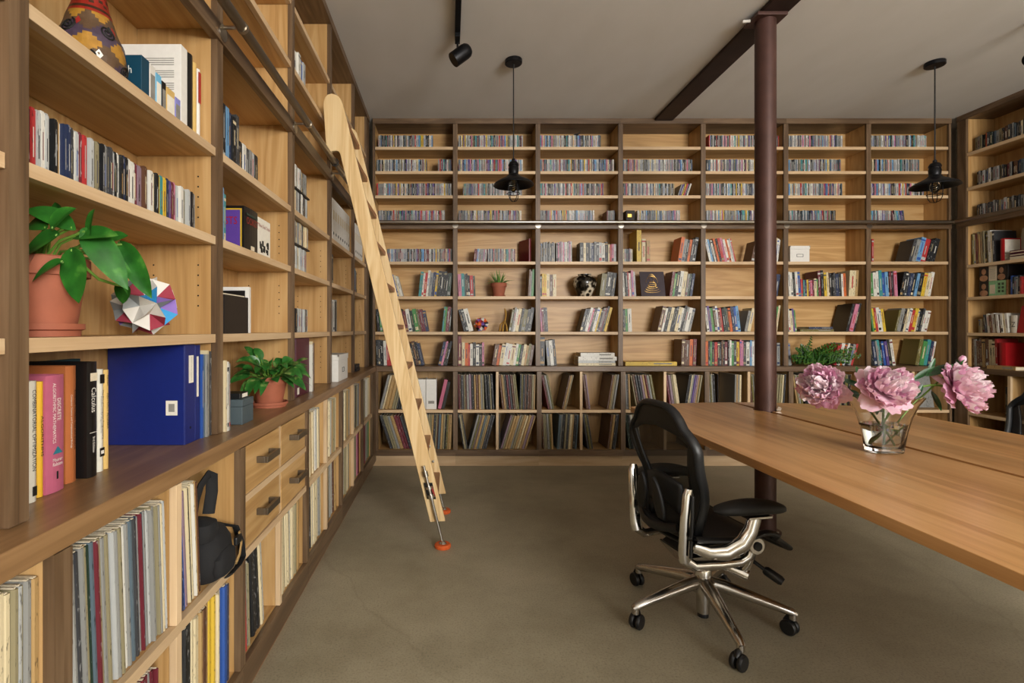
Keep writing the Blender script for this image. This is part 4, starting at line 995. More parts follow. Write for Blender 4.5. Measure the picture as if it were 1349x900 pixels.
MB().box(0, .075, 0, .11, 0, .019).build('shell', 'black_plastic', b, .0015); MB().box(.02, .065, -.0012, -.0003, .003, .016).build('label_card', 'paper', b)
# ---- third to fifth bays, worktop things
d = .012
b = binder('binder', 'maroon box file standing on the worktop behind the bushy pothos', pu('L', 390, d), pu('L', 407.5, d) - pu('L', 390, d), .286, .2, d, ZT, 'cover_maroon')
MB().box(.02, .05, -.0012, -.0003, .012, .045).build('label_card', 'paper', b)
def lid_box(label, w, u0, d0, z, W_, D_, H_, L_):
    b = thing('storage_box', label, 'box', WP(w, u0, d0, z + .0006), (0, 0, FR[w][1]))
    MB().box(0, W_, 0, D_, 0, H_).build('body', 'white_paint', b, .002); MB().box(-.003, W_ + .003, -.003, D_ + .003, H_ + .0004, H_ + L_).build('lid', 'white_paint', b, .002)
    xm = W_ / 2
    f = MB().box(xm - .03, xm + .03, -.0022, -.0004, H_ * .4, H_ * .4 + .003).box(xm - .03, xm + .03, -.0022, -.0004, H_ * .62 - .003, H_ * .62).box(xm - .03, xm - .027, -.0022, -.0004, H_ * .4 + .003, H_ * .62 - .003).box(xm + .027, xm + .03, -.0022, -.0004, H_ * .4 + .003, H_ * .62 - .003).build('label_holder', 'black_metal', b)
    k = MB()
    for x in (0, W_): k.box(x - .0045, x + .0045, -.0042, .004, H_ + L_ - .012, H_ + L_ + .001)
    k.build('corner_caps', 'steel', b)
    return b
lid_box('white lidded storage box with metal corners on the left worktop', 'L', 3.24, -.03, ZT, .3, .22, .135, .035)
lid_box('white lidded storage box with label holder on the back wall shelf', 'B', pu('B', 1041, .05), .05, ZS['B']['s5'], .178, .15, .12, .03)
for k, (h, lab) in enumerate(((.022, 'black slim box, lower of two on the worktop in the back corner'), (.022, 'black slim box, upper of two on the worktop in the back corner'))):
    o = MB().box(0, .16, 0, .15, 0, .026).box(.002, .158, -.001, .0, .011, .013, 1).build('flat_box', ['black_plastic', 'grey_ink'], None, .001); tag(o, lab, 'box', 'black boxes in the back corner'); put(o, 'L', 4.04, .0 + .004 * k, ZT + .0006 + k * .0268)
o = MB().lathe([(.001, 0), (.075, 0), (.108, .008), (.11, .012), (.104, .012), (.072, .004), (.001, .004)], seg=40).build('round_plate', 'white_paint'); tag(o, 'round white plate standing upright on the corner bay shelf of the left wall', 'plate')
o.rotation_euler = (R(90), 0, R(75)); o.location = WP('L', 4.12, .1, ZS['L']['s7'] + .111)
# black camera bag
B = thing('camera_bag', 'black camera bag with strap lying in the left cabinet beside leaning records', 'bag', WP('L', 1.517, -.005, ZS['L']['lp1'] + .0006), (0, 0, R(90)))
m = MB(); m.lathe([(.02, 0), (.8, 0), (.96, .02), (1, .055), (.93, .1), (.7, .135), (.3, .148), (.02, .15)], seg=28, sx=.082, sy=.075, power=2.7); m.build('body', 'black_fabric', B)
m = MB(); m.lathe([(.02, 0), (.9, 0), (1, .02), (.95, .05), (.5, .068), (.02, .07)], c=(-.005, -.062, .015), seg=20, sx=.058, sy=.024, power=2.6); m.build('pocket', 'black_fabric', B)
m = MB(); m.lathe([(.02, 0), (.8, .0), (1, .025), (.9, .05), (.5, .06), (.02, .062)], c=(-.045, -.01, .12), seg=24, sx=.045, sy=.05, power=2.6); m.build('lens_pouch', 'black_fabric', B)
MB().tube([(.05, -.03, .13), (.085, -.06, .11), (.09, -.075, .06), (.08, -.083, .015), (.04, -.085, .007), (-.02, -.084, .006)], .017, 8, flat=.2, up=(0, 1, 0)).build('strap', 'black_fabric', B)
MB().tube([(.055, -.084, .105), (.062, -.0875, .07), (.045, -.089, .04), (.02, -.0885, .025)], .007, 6, flat=.4).build('strap_trim', 'spine_tan', B)
MB().tube([(-.06, -.0, .17), (-.085, -.02, .24), (-.075, -.03, .285), (-.045, -.035, .305), (-.02, -.035, .295), (-.02, -.035, .25), (-.03, -.03, .19)], .017, 8, flat=.4).build('handle', 'black_fabric', B)
m = MB(); m.box(.02, .06, -.092, -.08, .075, .1); m.build('buckle', 'black_plastic', B, .004)

# ---- back wall single things
b = big_book('book', 'dark red square book turned sideways at the right end of its shelf, second bay', pu('B', 697, .04), .022, .215, .17, .05, ZS['B']['s5'], 'cover_maroon2', 'B', yaw=24)
V = thing('patterned_urn', 'round black and cream patterned urn on the back wall shelf', 'vase', WP('B', pu('B', 770, .1), .1, ZS['B']['s6'] + .0005))
def urn_mat():
    m, nt, b = newmat('urn_glaze')
    mp = coords(nt, (1, 1, 1), False); v = N(nt, 'ShaderNodeTexVoronoi'); v.inputs['Scale'].default_value = 26; nz = N(nt, 'ShaderNodeTexNoise'); nz.inputs['Scale'].default_value = 9
    nt.links.new(mp.outputs[0], v.inputs['Vector']); nt.links.new(mp.outputs[0], nz.inputs['Vector'])
    r = ramp(nt, [(.38, hexc('1a1816')), (.46, hexc('8a7c66')), (.6, hexc('d8ccb4'))]); r2 = ramp(nt, [(.46, (.04, .035, .03, 1)), (.54, (1, 1, 1, 1))])
    nt.links.new(v.outputs['Distance'], r.inputs[0]); nt.links.new(nz.outputs['Fac'], r2.inputs[0])
    x = N(nt, 'ShaderNodeMix'); x.data_type = 'RGBA'; x.blend_type = 'MULTIPLY'; x.inputs[0].default_value = 1
    nt.links.new(r.outputs[0], x.inputs[6]); nt.links.new(r2.outputs[0], x.inputs[7]); nt.links.new(x.outputs[2], b.inputs['Base Color']); b.inputs['Roughness'].default_value = .2
urn_mat()
MB().lathe([(.055, 0), (.06, .004), (.075, .04), (.098, .09), (.107, .13), (.1, .165), (.075, .188), (.058, .194)], seg=40).build('body', 'urn_glaze', V)
MB().lathe([(.058, .1945), (.056, .2), (.062, .204), (.062, .209), (.05, .209), (.045, .195)], seg=40).build('rim', 'urn_glaze', V)
# dark square cover with a gold line drawing
S = thing('square_album', 'square dark plum cover with gold line drawing, leaning on the back wall shelf', 'album', WP('B', pu('B', 845, .05), .05, ZS['B']['s6'] + .0045), (R(-12), 0, 0)); W_ = pu('B', 877, .05) - pu('B', 845, .05); H_ = .235
plain('plum', '33252e', .5, vary=.05)
MB().box(0, W_, 0, .012, 0, H_).build('cover', 'plum', S, .001); MB().box(.004, W_ - .004, .0125, .016, .004, H_ - .006).build('page_block', 'page', S)
m = MB(); xc = W_ / 2 - .005; y = -.0012
def ring(cx, cz, rx, rz, a0=0, a1=2 * PI, n=22): m.tube([(cx + rx * math.cos(a0 + (a1 - a0) * i / n), y, cz + rz * math.sin(a0 + (a1 - a0) * i / n)) for i in range(n + 1)], .0011, 5)
ring(xc, .165, .02, .024); ring(xc, .172, .032, .038, -.3, PI + .3); ring(xc, .12, .055, .075, .1, PI - .1)
for k in range(4): ring(xc, .055 + .018 * k, .074 - .012 * k, .022, PI + .2, 2 * PI - .2)
for k in range(3): ring(xc, .075 + .02 * k, .05 - .008 * k, .016, .3, PI - .3)
for sg in (-1, 1): m.tube([(xc + sg * .012, y, .145), (xc + sg * .035, y, .115), (xc + sg * .03, y, .09), (xc + sg * .004, y, .085)], .0012, 5)
m.build('line_drawing', 'gold', S)
# brass figurine
m = MB(); zb = ZS['B']['s7']
m.tube([(0, 0, .0), (.004, 0, .05), (.02, 0, .09), (.032, .0, .14), (.028, 0, .18), (.02, 0, .21)], [.012, .008, .008, .007, .009, .005], 8)
m.tube([(.04, 0, .0), (.036, 0, .05), (.02, 0, .09)], [.012, .008, .006], 8); m.tube([(.022, 0, .1), (-.02, 0, .06), (-.028, 0, .0)], [.006, .006, .01], 8)
o = m.build('figurine', 'gold'); tag(o, 'slender curved brass figurine on the back wall shelf', 'figurine'); put(o, 'B', pu('B', 662, .06), .06, zb + .0045)
def flat_books(label0, w, u0, d0, z, specs, grp):
    for k, (W_, H_, D_, du, c, lab) in enumerate(specs):
        r = thing('book', lab, 'book', WP(w, u0 + du, d0, z + .0006), (0, 0, FR[w][1]), grp)
        cb = .003
        MB().box(0, W_, 0, D_, 0, cb).box(0, W_, 0, D_, H_ - cb, H_).box(0, W_, 0, .003, cb, H_ - cb).build('cover', SM(c), r)
        MB().box(.004, W_ - .004, .0035, D_ - .004, cb + .0002, H_ - cb - .0002).build('page_block', 'page', r)
        MB().box(W_ * .55, W_ * .9, -.0008, -.0001, H_ * .35, H_ * .7).build('title_strip', 'grey_ink' if c != 'k' else 'page', r)
        z += H_ + .0007
flat_books('', 'B', pu('B', 762, .02), .02, ZT, [(.34, .022, .19, .0, 'c', 'cream book lying flat, bottom of the four-book pile on the back ledge'), (.335, .022, .19, .0, 'l', 'pale grey book lying flat, second in the four-book pile'), (.35, .036, .2, .0, 'w', 'thick white book lying flat, third up in the four-book pile'), (.31, .034, .17, .02, 'w', 'white book lying flat, top of the four-book pile')], 'books piled flat on the back ledge')
flat_books('', 'B', pu('B', 824, .02), .02, ZT, [(.47, .034, .2, .0, 'y', 'large yellow book lying flat alone on the back ledge')], None)
flat_books('', 'B', pu('B', 1054, .04), .04, ZS['B']['s7'], [(.31, .022, .17, 0, 'v', 'olive book lying flat, bottom of pile beside the black cover book'), (.22, .022, .16, .08, 'n', 'navy book lying flat, top of pile beside the black cover book')], 'books lying flat on the seventh shelf')
# white binders, pink box file in the left record cabinet
for k in range(2):
    b = binder('binder', 'wide white binder, %s of two in the cabinet behind the ladder' % ('left', 'right')[k], -.312 + k * .098, .094, .27, .22, -.03, ZS['B']['lp1'], 'white_paint', 'B'); b['group'] = 'white binders behind the ladder'
    MB().box(.02, .074, -.0012, -.0002, .05, .075).build('label_card', 'grey_ink', b)
b = binder('binder', 'pink box file leaning right in the cabinet behind the ladder', -.108, .03, .27, .22, -.03, ZS['B']['lp1'], 'cover_pink', 'B'); b.rotation_euler = (0, R(13), 0); b.location.z += .0072
b = binder('binder', 'black box file leaning beside the pink one behind the ladder', -.0755, .028, .25, .22, -.03, ZS['B']['lp1'], 'cover_black', 'B'); b.rotation_euler = (0, R(13), 0); b.location.z += .0067
o = MB().box(0, .078, 0, .14, 0, .122).box(.012, .05, -.001, 0, .06, .09, 1).build('disc_box', ['box_brown', 'gold'], None, .001); tag(o, 'dark boxed set with gold mark behind the rail, back wall fourth bay', 'disc box'); put(o, 'B', pu('B', 825, .05), .05, ZS['B']['s4'] + .0006)
o = MB().box(0, .03, 0, .14, 0, .005).build('disc_booklet', 'cover_black', None); tag(o, 'black booklet tilted on top of the CD cases, top shelf', 'booklet'); o.scale = (2.2, 1, 1); put(o, 'B', pu('B', 756, .06), .06, ZS['B']['s1'] + .1275, -24)
o = record_mesh(.006, .313, 0, .235).build('record_sleeve', ['box_brown', 'page']); tag(o, 'dark brown record sleeve turned face outward, column bay upper record shelf', 'record'); put(o, 'B', pu('B', 947, -.02), .0, ZS['B']['lp1'] + .0006, 0, -16)
# fern fronds on the back ledge
Fn = thing('fern_bunch', 'loose bunch of green fern fronds lying on the back ledge', 'fern', WP('B', pu('B', 1072, .0) , .0, ZT + .001))
random.seed(21); fo = MB(); st = MB()
for k in range(38):
    tx = random.uniform(-.22, .42); tz = random.uniform(.02, .25) * (1 - abs(tx - .05) * 1.5) + .02; ty = random.uniform(-.055, -.02) if abs(tx + .02) > .12 else random.uniform(-.05, .1)
    b0 = Vector((random.uniform(-.1, .1), random.uniform(-.04, .08), .012)); e = Vector((tx, ty, max(tz, .012)))
    mid = (b0 + e) / 2 + Vector((0, 0, .04)); pts = []
    for i in range(9): s = i / 8; pts.append(b0 * (1 - s) ** 2 + mid * 2 * s * (1 - s) + e * s * s)
    st.tube(pts, .0016, 4)
    for i in range(1, 9):
        p = pts[i]; dv = (pts[i] - pts[i - 1]).normalized()
        for sg in (-1, 1):
            sd = Vector((-dv.z, -.25, dv.x)) * sg + dv * .55; L = .06 * (1.15 - i / 9)
            ex = p + sd.normalized() * L
            if ex.z < .008: sd.z = abs(sd.z) * .2
            leaf(fo, p, sd, Vector((0, -1, .4)), L, .019, droop=.02, fold=.1, n=3)
fo.build('fronds', 'fern_leaf', Fn); st.build('stems', 'stem_green', Fn)
# grey panel in a maple slot, right end of the back cabinets
o = MB().box(0, .28, 0, .006, 0, .29).build('record_cover', 'spine_grey', None, .001); tag(o, 'plain grey record cover facing out in the cabinet slot between the peonies', 'record')
o.location = WP('B', 4.18, .06, ZS['B']['lp1'] + .002); o.rotation_euler = (R(-10), 0, 0)

# ---- right wall single things
zr = ZS['R']
o = MB().box(0, .2, 0, .008, 0, .28).build('folder', 'page', None, .002); tag(o, 'cream folder facing out on the right wall, behind a red notebook', 'folder'); put(o, 'R', pu('R', 1312, .04) + .04, .17, zr['s5'] + .0025); o.rotation_euler = (R(-10), 0, R(-90))
o = MB().box(0, .2, 0, .008, 0, .275).build('folder', 'spine_khaki', None, .002); tag(o, 'olive folder facing out at the right frame edge', 'folder'); put(o, 'R', pu('R', 1333, .125), .185, zr['s5'] + .0025); o.rotation_euler = (R(-10), 0, R(-90))
b = big_book('notebook', 'white notebook with red spine leaning on the right wall folders', pu('R', 1318, .04), .03, .19, .14, .04, zr['s5'], 'cover_red', 'R', cat='notebook')
MB().box(.0305, .032, .004, .13, .01, .18).build('white_face', 'paper', b)
for k, (c, lab) in enumerate((('page', 'cream pad lying flat, lowest of three at the right frame edge'), ('cover_maroon', 'purple book lying flat on the cream pad at right frame edge'), ('cover_maroon', 'purple book on top of the flat pile at right frame edge'))):
    o = MB().box(0, .2, 0, .14, 0, .024).box(.004, .2, -.0008, -.0001, .008, .016, 1).build('book', [c, 'page'], None, .001); tag(o, lab, 'book', 'books lying flat on the right wall'); put(o, 'R', pu('R', 1330, .03), .03, zr['s5'] + .0006 + .0262 * k)
specs = [(1289, 1301, 0, 'cover_black', 'face', .115), (1301.5, 1314, 0, 'spine_pale_grey', 'plain', .125), (1314.5, 1330, 0, 'box_brown', 'face', .125)]
# two layers of boxed sets
plain('face_skin', 'a87c5c', .6, vary=.3, bscale=18); plain('mint', '8fbf8c', .5)
lay = [[(1290, 1302, 'box_brown', 'face_skin'), (1302.5, 1312.5, 'mint', 'page'), (1313, 1325, 'mint', 'text'), (1325.5, 1328.5, 'spine_tan', 'face_skin')], [(1290, 1302, 'box_brown', 'face_skin'), (1302.5, 1313, 'page', 'lines'), (1313.5, 1325, 'box_brown', 'face_skin'), (1325.5, 1328.5, 'cover_black', 'none')]]
nm = {0: 'lower', 1: 'upper'}; cn = {'face_skin': 'brown boxed set with a portrait', 'page': 'green boxed set with a small picture', 'text': 'green boxed set with black characters', 'lines': 'white boxed set with printed lines', 'none': 'black boxed set'}
for li, L_ in enumerate(lay):
    for k, (a, b_, c, kind) in enumerate(L_):
        wd = abs(pu('R', b_, .06) - pu('R', a, .06)) - .001; h = .128
        o = thing('boxed_set', '%s, %s, %s layer, right wall' % (cn[kind], 'at left' if k == 0 else ordw(k + 1) + ' from left', nm[li]), 'boxed set', WP('R', pu('R', a, .06), .06, zr['s6'] + .0006 + li * .1295), (0, 0, R(-90)), 'boxed sets on the right wall')
        MB().box(0, wd, 0, .15, 0, h).build('box', c, o, .001)
        if kind == 'face_skin':
            f = MB(); q = min(1, wd / .075); f.sphere((wd / 2, 0, h * .66), h * .2, 14, 10, 0, (.75 * q, .06, 1)); f.sphere((wd / 2, 0, h * .22), h * .3, 14, 10, 0, (.9 * q, .04, .7)); f.build('portrait', 'face_skin', o)
        elif kind == 'page': MB().box(wd * .15, wd * .85, -.0008, -.0002, .02, h * .75).build('picture', 'page', o)
        elif kind == 'text':
            m = MB()
            for cx_ in (.3, .7):
                for r_ in range(3):
                    x0 = wd * cx_; z0 = h * (.76 - .24 * r_); q = wd * .13
                    for st_ in range(3): m.box(x0 - q, x0 + q, -.0012, -.0003, z0 - q * .9 + st_ * q * .8, z0 - q * .9 + st_ * q * .8 + .004)
                    m.box(x0 - .002, x0 + .002, -.0013, -.0004, z0 - q, z0 + q); m.box(x0 - q, x0 - q + .003, -.0011, -.0003, z0 - q * .5, z0 + q)
            m.build('characters', 'black_ink', o)
        elif kind == 'lines':
            m = MB()
            for r_ in range(7): m.box(wd * .15, wd * .85, -.0008, -.0002, h * (.15 + .1 * r_), h * (.15 + .1 * r_) + .003)
            m.build('printed_lines', 'grey_ink', o)
b = big_book('book', 'white paperback with a brush stroke, facing out on the right wall', pu('R', 1332, .05), .042, .145, .11, .05, zr['s7'], 'paper', 'R')
fit_text('Z', lambda aa, bb: (.008 + aa, -.006, .07 + bb), .028, .04).build('brush_mark', 'black_ink', b)
b = thing('red_box', 'bright red slanted box at the right frame edge, lowest right wall shelf', 'box', WP('R', pu('R', 1339, .05), .05, zr['s7'] + .0006), (0, 0, R(-90)))
MB().prism([(0, 0), (.14, 0), (.14, .22), (.04, .22)], 'y', 0, .12).build('body', 'cover_red', b, .002); MB().lathe([(.012, 0), (.012, .001)], seg=14).xf(Matrix.Translation((.085, -.0001, .07)) @ Matrix.Rotation(R(90), 4, 'X')).build('hole', 'black_ink', b)
b = big_book('book', 'thick red hardback facing out on the right wall worktop', pu('R', 1316.5, .03), .05, .22, .17, .03, ZT, 'cover_red', 'R')
flat_books('', 'R', pu('R', 1300, -.06), -.06, ZT, [(.22, .03, .085, 0, 'a', 'tan book lying flat in front of the right wall worktop books')], None)

# ================================================================ steel beam and column
tag(MB().box(1.86, 2.02, -3.95, YB - .012, ZC - .024, ZC - .0005).build('steel_beam', 'beam_steel', None, .002), 'dark steel beam running along the ceiling to the back wall', 'beam')
CXc, CYc = 1.92, 3.14
K = thing('steel_column', 'round brown painted steel column rising through the table to the ceiling beam', 'column', (CXc, CYc, 0))
MB().lathe([(.058, .012), (.058, ZC - .046)], seg=40).build('shaft', 'bronze', K)
MB().lathe([(.085, .0005), (.085, .010), (.075, .0118)], seg=32).build('base_plate', 'bronze', K)
MB().box(-.09, .09, -.075, .075, ZC - .0455, ZC - .0255).build('cap_plate', 'bronze', K, .002)
b = MB()
for a in range(4): b.lathe([(.009, .0119), (.009, .02), (.004, .022)], c=(.068 * math.cos(a * PI / 2 + .6), .068 * math.sin(a * PI / 2 + .6), 0), seg=6); b.build('bolt', 'steel', K); b = MB()
MB().tube([(-.09, .0, ZC - .04), (-.125, .02, ZC - .033)], .009, 8).build('clip', 'white_paint', K)

# ================================================================ table
T = thing('long_table', 'long oiled wood table in two halves, slotted around the steel column', 'table', (1.9, 1.6, 0))
ZTB, TH, HW = .74, .034, .755
def half(sg):
    far, near = 3.47 - 1.6, -.25 - 1.6
    pts = [(sg * .006, near)]
    for i in range(9): x = HW * i / 8; pts.append((sg * max(.006, x), near + .2 * (x / HW) ** 2)) if i else None
    for i in range(8, 0, -1): x = HW * i / 8; pts.append((sg * x, far - .2 * (x / HW) ** 2))
    pts.append((sg * .006, far))
    # notch round the column (column axis lies 0.02 right of the seam)
    cx, cy, r = .02, CYc - 1.6, .066
    for i in range(13):
        a = PI / 2 - PI * i / 12
        x = cx + (r * math.cos(a) if sg > 0 else -r * math.cos(a)); y = cy + r * math.sin(a)
        if x * sg > .0061: pts.append((x, y))
    if sg < 0: pts = pts[::-1]
    return MB().prism(pts, 'z', ZTB - TH, ZTB)
half(-1).build('tabletop', 'table_y', T, .002); half(1).build('tabletop', 'table_y', T, .002)
MB().box(-.5, .5, 1.35, 1.41, .66, ZTB - TH - .0005).build('support_bar', 'black_metal', T, .002)
MB().box(-.5, .5, -1.41, -1.35, .66, ZTB - TH - .0005).build('support_bar', 'black_metal', T, .002)
MB().tube([(0, -1.3, .012), (0, -1.3, .6)], .045, 20).build('pedestal', 'black_metal', T)
MB().box(-.4, .4, -1.55, -1.05, .0005, .012).build('foot_plate', 'black_metal', T, .002)
MB().box(-.03, .03, -1.345, 1.345, .62, .66).build('spine_beam', 'black_metal', T, .002)
k = MB().box(-.012, .012, -.0015, .0015, 0, .025).build('card_clip', 'steel'); k.location = (1.955, 3.075, ZTB + .0005); k.rotation_euler = (R(12), R(25), 0); k.location.z += .0045
tag(k, 'small metal clip leaning against the foot of the column on the table', 'clip')

# ================================================================ vase and peonies
VX, VY = 1.733, 2.06
V = thing('glass_vase', 'flared clear glass vase of water on the table, holding the peonies', 'vase', (VX, VY, ZTB + .0006))
outer = [(.001, 0), (.052, 0), (.0625, .003), (.0665, .03), (.074, .08), (.088, .14), (.108, .19), (.129, .222)]
inner = [(.1265, .222), (.104, .19), (.083, .14), (.069, .08), (.0615, .03), (.0545, .019), (.001, .016)]
MB().lathe(outer + inner, seg=56, sy=.68, power=3.2).build('glass', 'clear_glass', V)
MB().lathe([(.001, .0164), (.054, .0194), (.061, .03), (.0685, .08), (.0772, .114), (.0774, .1142), (.001, .1142)], seg=56, sy=.676, power=3.2).build('water', 'water', V)
def peony_mat(name, a, b_, tip):
    m, nt, b = newmat(name)
    mp = coords(nt, (60, 60, 60), False); nz = N(nt, 'ShaderNodeTexNoise'); nz.inputs['Scale'].default_value = 1; nz.inputs['Detail'].default_value = 3
    nt.links.new(mp.outputs[0], nz.inputs['Vector'])
    r = ramp(nt, [(.3, hexc(a)), (.55, hexc(b_)), (.75, hexc(tip))]); nt.links.new(nz.outputs['Fac'], r.inputs[0]); nt.links.new(r.outputs[0], b.inputs['Base Color'])
    b.inputs['Roughness'].default_value = .55; tl = N(nt, 'ShaderNodeBsdfTranslucent'); ms = N(nt, 'ShaderNodeMixShader'); ms.inputs[0].default_value = .38
    nt.links.new(r.outputs[0], tl.inputs[0]); nt.links.new(b.outputs[0], ms.inputs[1]); nt.links.new(tl.outputs[0], ms.inputs[2]); nt.links.new(ms.outputs[0], nt.nodes['Material Output'].inputs['Surface'])
    return m
peony_mat('petal_light', 'f9e2ea', 'fceef2', 'fef6f8'); peony_mat('petal_mid', 'f3c6da', 'f7d3e2', 'fbe3ec'); peony_mat('petal_deep', 'e09ac0', 'eab0ce', 'f2c8dc')
def petal(mb, c, ax, th, ph, r, L0, L, Wd, cup, seed, mi, ruffle=.1):
    """a ruffled cupped petal growing out of c; th = angle from the axis, ph = turn around it"""
    rnd = random.Random(seed)
    q = ax.to_track_quat('Z', 'Y').to_matrix()
    def D(t_, p_): return q @ Vector((math.sin(t_) * math.cos(p_), math.sin(t_) * math.sin(p_), math.cos(t_)))
    n, m = 6, 6; ofs = rnd.uniform(0, 6)
    vs = []
    for i in range(n + 1):
        s = i / n; w = Wd * (.35 + .75 * math.sin(PI * min(1, .12 + s * .62))) * (1 if s < .8 else 1 - (s - .8) * .9)
        for j in range(m + 1):
            a = (j / m - .5) * 2
            rad = L0 + L * s * (1 - .12 * a * a - .07 * ((j * 7 + seed) % 3 == 0) * (s > .9))
            tt = th - cup * s * s * (1 - .2 * a * a) - .32 * cup * a * a * s
            pp = ph + a * w / max(.3, math.sin(max(th, .35))) / max(.4, s + .3) * .9
            p = D(tt, pp) * rad
            rf = ruffle * s * s * r * math.sin(a * 6 + ofs + s * 3) * .5
            p = p + D(tt + PI / 2, pp) * rf
            vs.append(c + p)
    k = m + 1
    mb.add(vs, [(i * k + j, (i + 1) * k + j, (i + 1) * k + j + 1, i * k + j + 1) for i in range(n) for j in range(m)], mi, True)
def peony(label, loc, ax, r, seed, root, bend, outer_n=8, sq=1.0):
    P = thing('peony', label, 'flower', loc, (0, 0, 0), 'pink peonies in the glass vase')
    ax = Vector(ax).normalized(); c = Vector((0, 0, 0)); mb = MB(); rnd = random.Random(seed)
    N_ = 70
    for i in range(N_):
        f = (i + .5) / N_; th = math.acos(1 - f * 1.18) ; ph = i * 2.399963
        rr = r * rnd.uniform(.8, 1.04) * (1 - .06 * math.cos(th) ** 2)
        mi = rnd.choice([0, 0, 1]) if th < .75 else rnd.choice([0, 1, 1, 2])
        petal(mb, c - ax * r * .25, ax, th, ph, r, .12 * r, rr * 1.08, .34 + .2 * f, rnd.uniform(.1, .55), seed * 100 + i, mi, .16)
    for i in range(outer_n):
        petal(mb, c - ax * r * .3, ax, rnd.uniform(1.55, 2.05), i * 2 * PI / outer_n + rnd.uniform(-.3, .3), r, .15 * r, r * rnd.uniform(.95, 1.2), .62, rnd.uniform(-.25, .35), seed * 100 + 60 + i, rnd.choice([1, 2]), .1)
    if sq != 1:
        q = ax; mb.v = [tuple(Vector(v) - q * (Vector(v).dot(q)) * (1 - sq)) for v in mb.v]
    mb.build('petals', ['petal_light', 'petal_mid', 'petal_deep'], P)
    rt = Vector(root) - Vector(loc); b0 = -ax * r * .35; pts = []
    mid = Vector(bend) - Vector(loc)
    for i in range(13): s = i / 12; pts.append(b0 * (1 - s) ** 2 + mid * 2 * s * (1 - s) + rt * s * s)
    MB().tube(pts, .0042, 8).build('stem', 'stem_green', P)
    sp = MB()
    for i in range(5):
        a = 2 * PI * i / 5; s = ax.orthogonal().normalized(); s = Matrix.Rotation(a, 3, ax) @ s
        leaf(sp, b0, s * .8 + ax * .35, -ax, .035, .02, droop=0, fold=.2, n=4)
    sp.build('sepals', 'peony_leaf', P)
    return P, pts
def wp(px, py, Y): return ((px - CX) * Y / F, Y, CZ + (CY - py) * Y / F)
zb = ZTB + .03
c1 = wp(1171, 510, 1.90); c2 = wp(1081, 508, 2.06); c3 = wp(1272, 511, 2.0)
P1, s1 = peony('largest pink peony, in front above the middle of the glass vase', c1, (-.1, -.85, .55), 0.083, 3, (VX - .02, VY - .016, zb + .005), (VX + .0, VY - .0, ZTB + .36))
P2, s2 = peony('pink peony leaning out to the left of the glass vase', c2, (-.75, -.5, .35), .082, 5, (VX + .03, VY + .002, zb), (VX - .1, VY + .01, ZTB + .29), 6)
P3, s3 = peony('pink peony drooping far out to the right of the glass vase', c3, (.5, -.75, .3), .09, 9, (VX - .03, VY + .018, zb), (VX + .1, VY + .02, ZTB + .33), 8)
# bud
bl = wp(1265, 475, 2.06)
Bd = thing('peony_bud', 'closed pink peony bud on a leafy stem above the right peony', 'flower bud', bl)
mb = MB()
for i in range(7): petal(mb, Vector((0, 0, -.014)), Vector((.3, -.15, 1)).normalized(), .9, i * 2.4, .02, .002, .034, .8, .75, 500 + i, i % 2 + 1, .03)
mb.build('petals', ['petal_light', 'petal_mid', 'petal_deep'], Bd)
sp = MB()
for i in range(4): leaf(sp, Vector((0, 0, -.02)), Vector((math.cos(i * 1.57), math.sin(i * 1.57), 1.1)), Vector((0, 0, 1)), .026, .016, droop=-.2, fold=.3, n=4)
sp.build('sepals', 'peony_leaf', Bd)
rt = Vector((VX + .012, VY + .034, zb)) - Vector(bl); mid = Vector(wp(1212, 505, 2.06)) - Vector(bl); e0 = Vector((0, 0, -.02)); pts = []
for i in range(13): s = i / 12; pts.append(e0 * (1 - s) ** 2 + (mid + Vector((.03, 0, -.01))) * 2 * s * (1 - s) + rt * s * s)
MB().tube(pts, .0035, 8).build('stem', 'stem_green', Bd)
def lv(par, a, b_, Y0, Y1, w_, up=(-.2, -.8, .5), droop=.05):
    A = Vector(wp(*a, Y0)) - par.location; B_ = Vector(wp(*b_, Y1)) - par.location
    m = MB(); leaf(m, A, B_ - A, Vector(up), (B_ - A).length, w_, droop=droop, fold=.3, n=9, pw=.55); m.build('leaf', 'peony_leaf', par, subd=1)
lv(Bd, (1205, 499), (1232, 482), 2.06, 2.06, .03); lv(Bd, (1222, 494), (1260, 478), 2.05, 2.1, .045); lv(Bd, (1200, 500), (1180, 510), 2.09, 2.09, .04); lv(Bd, (1222, 494), (1232, 470), 2.07, 2.07, .025)
lv(P1, (1137, 512), (1127, 480), 2.07, 2.06, .035); lv(P1, (1140, 512), (1105, 497), 2.08, 2.09, .035); lv(P1, (1150, 525), (1155, 545), 2.1, 2.02, .04); lv(P1, (1138, 530), (1165, 542), 2.02, 2.00, .04)
lv(P2, (1130, 518), (1108, 515), 2.05, 2.05, .03); lv(P2, (1125, 520), (1158, 540), 2.05, 2.1, .045); lv(P3, (1208, 522), (1216, 506), 2.05, 2.05, .02); lv(P3, (1228, 517), (1240, 540), 2.1, 2.01, .03)

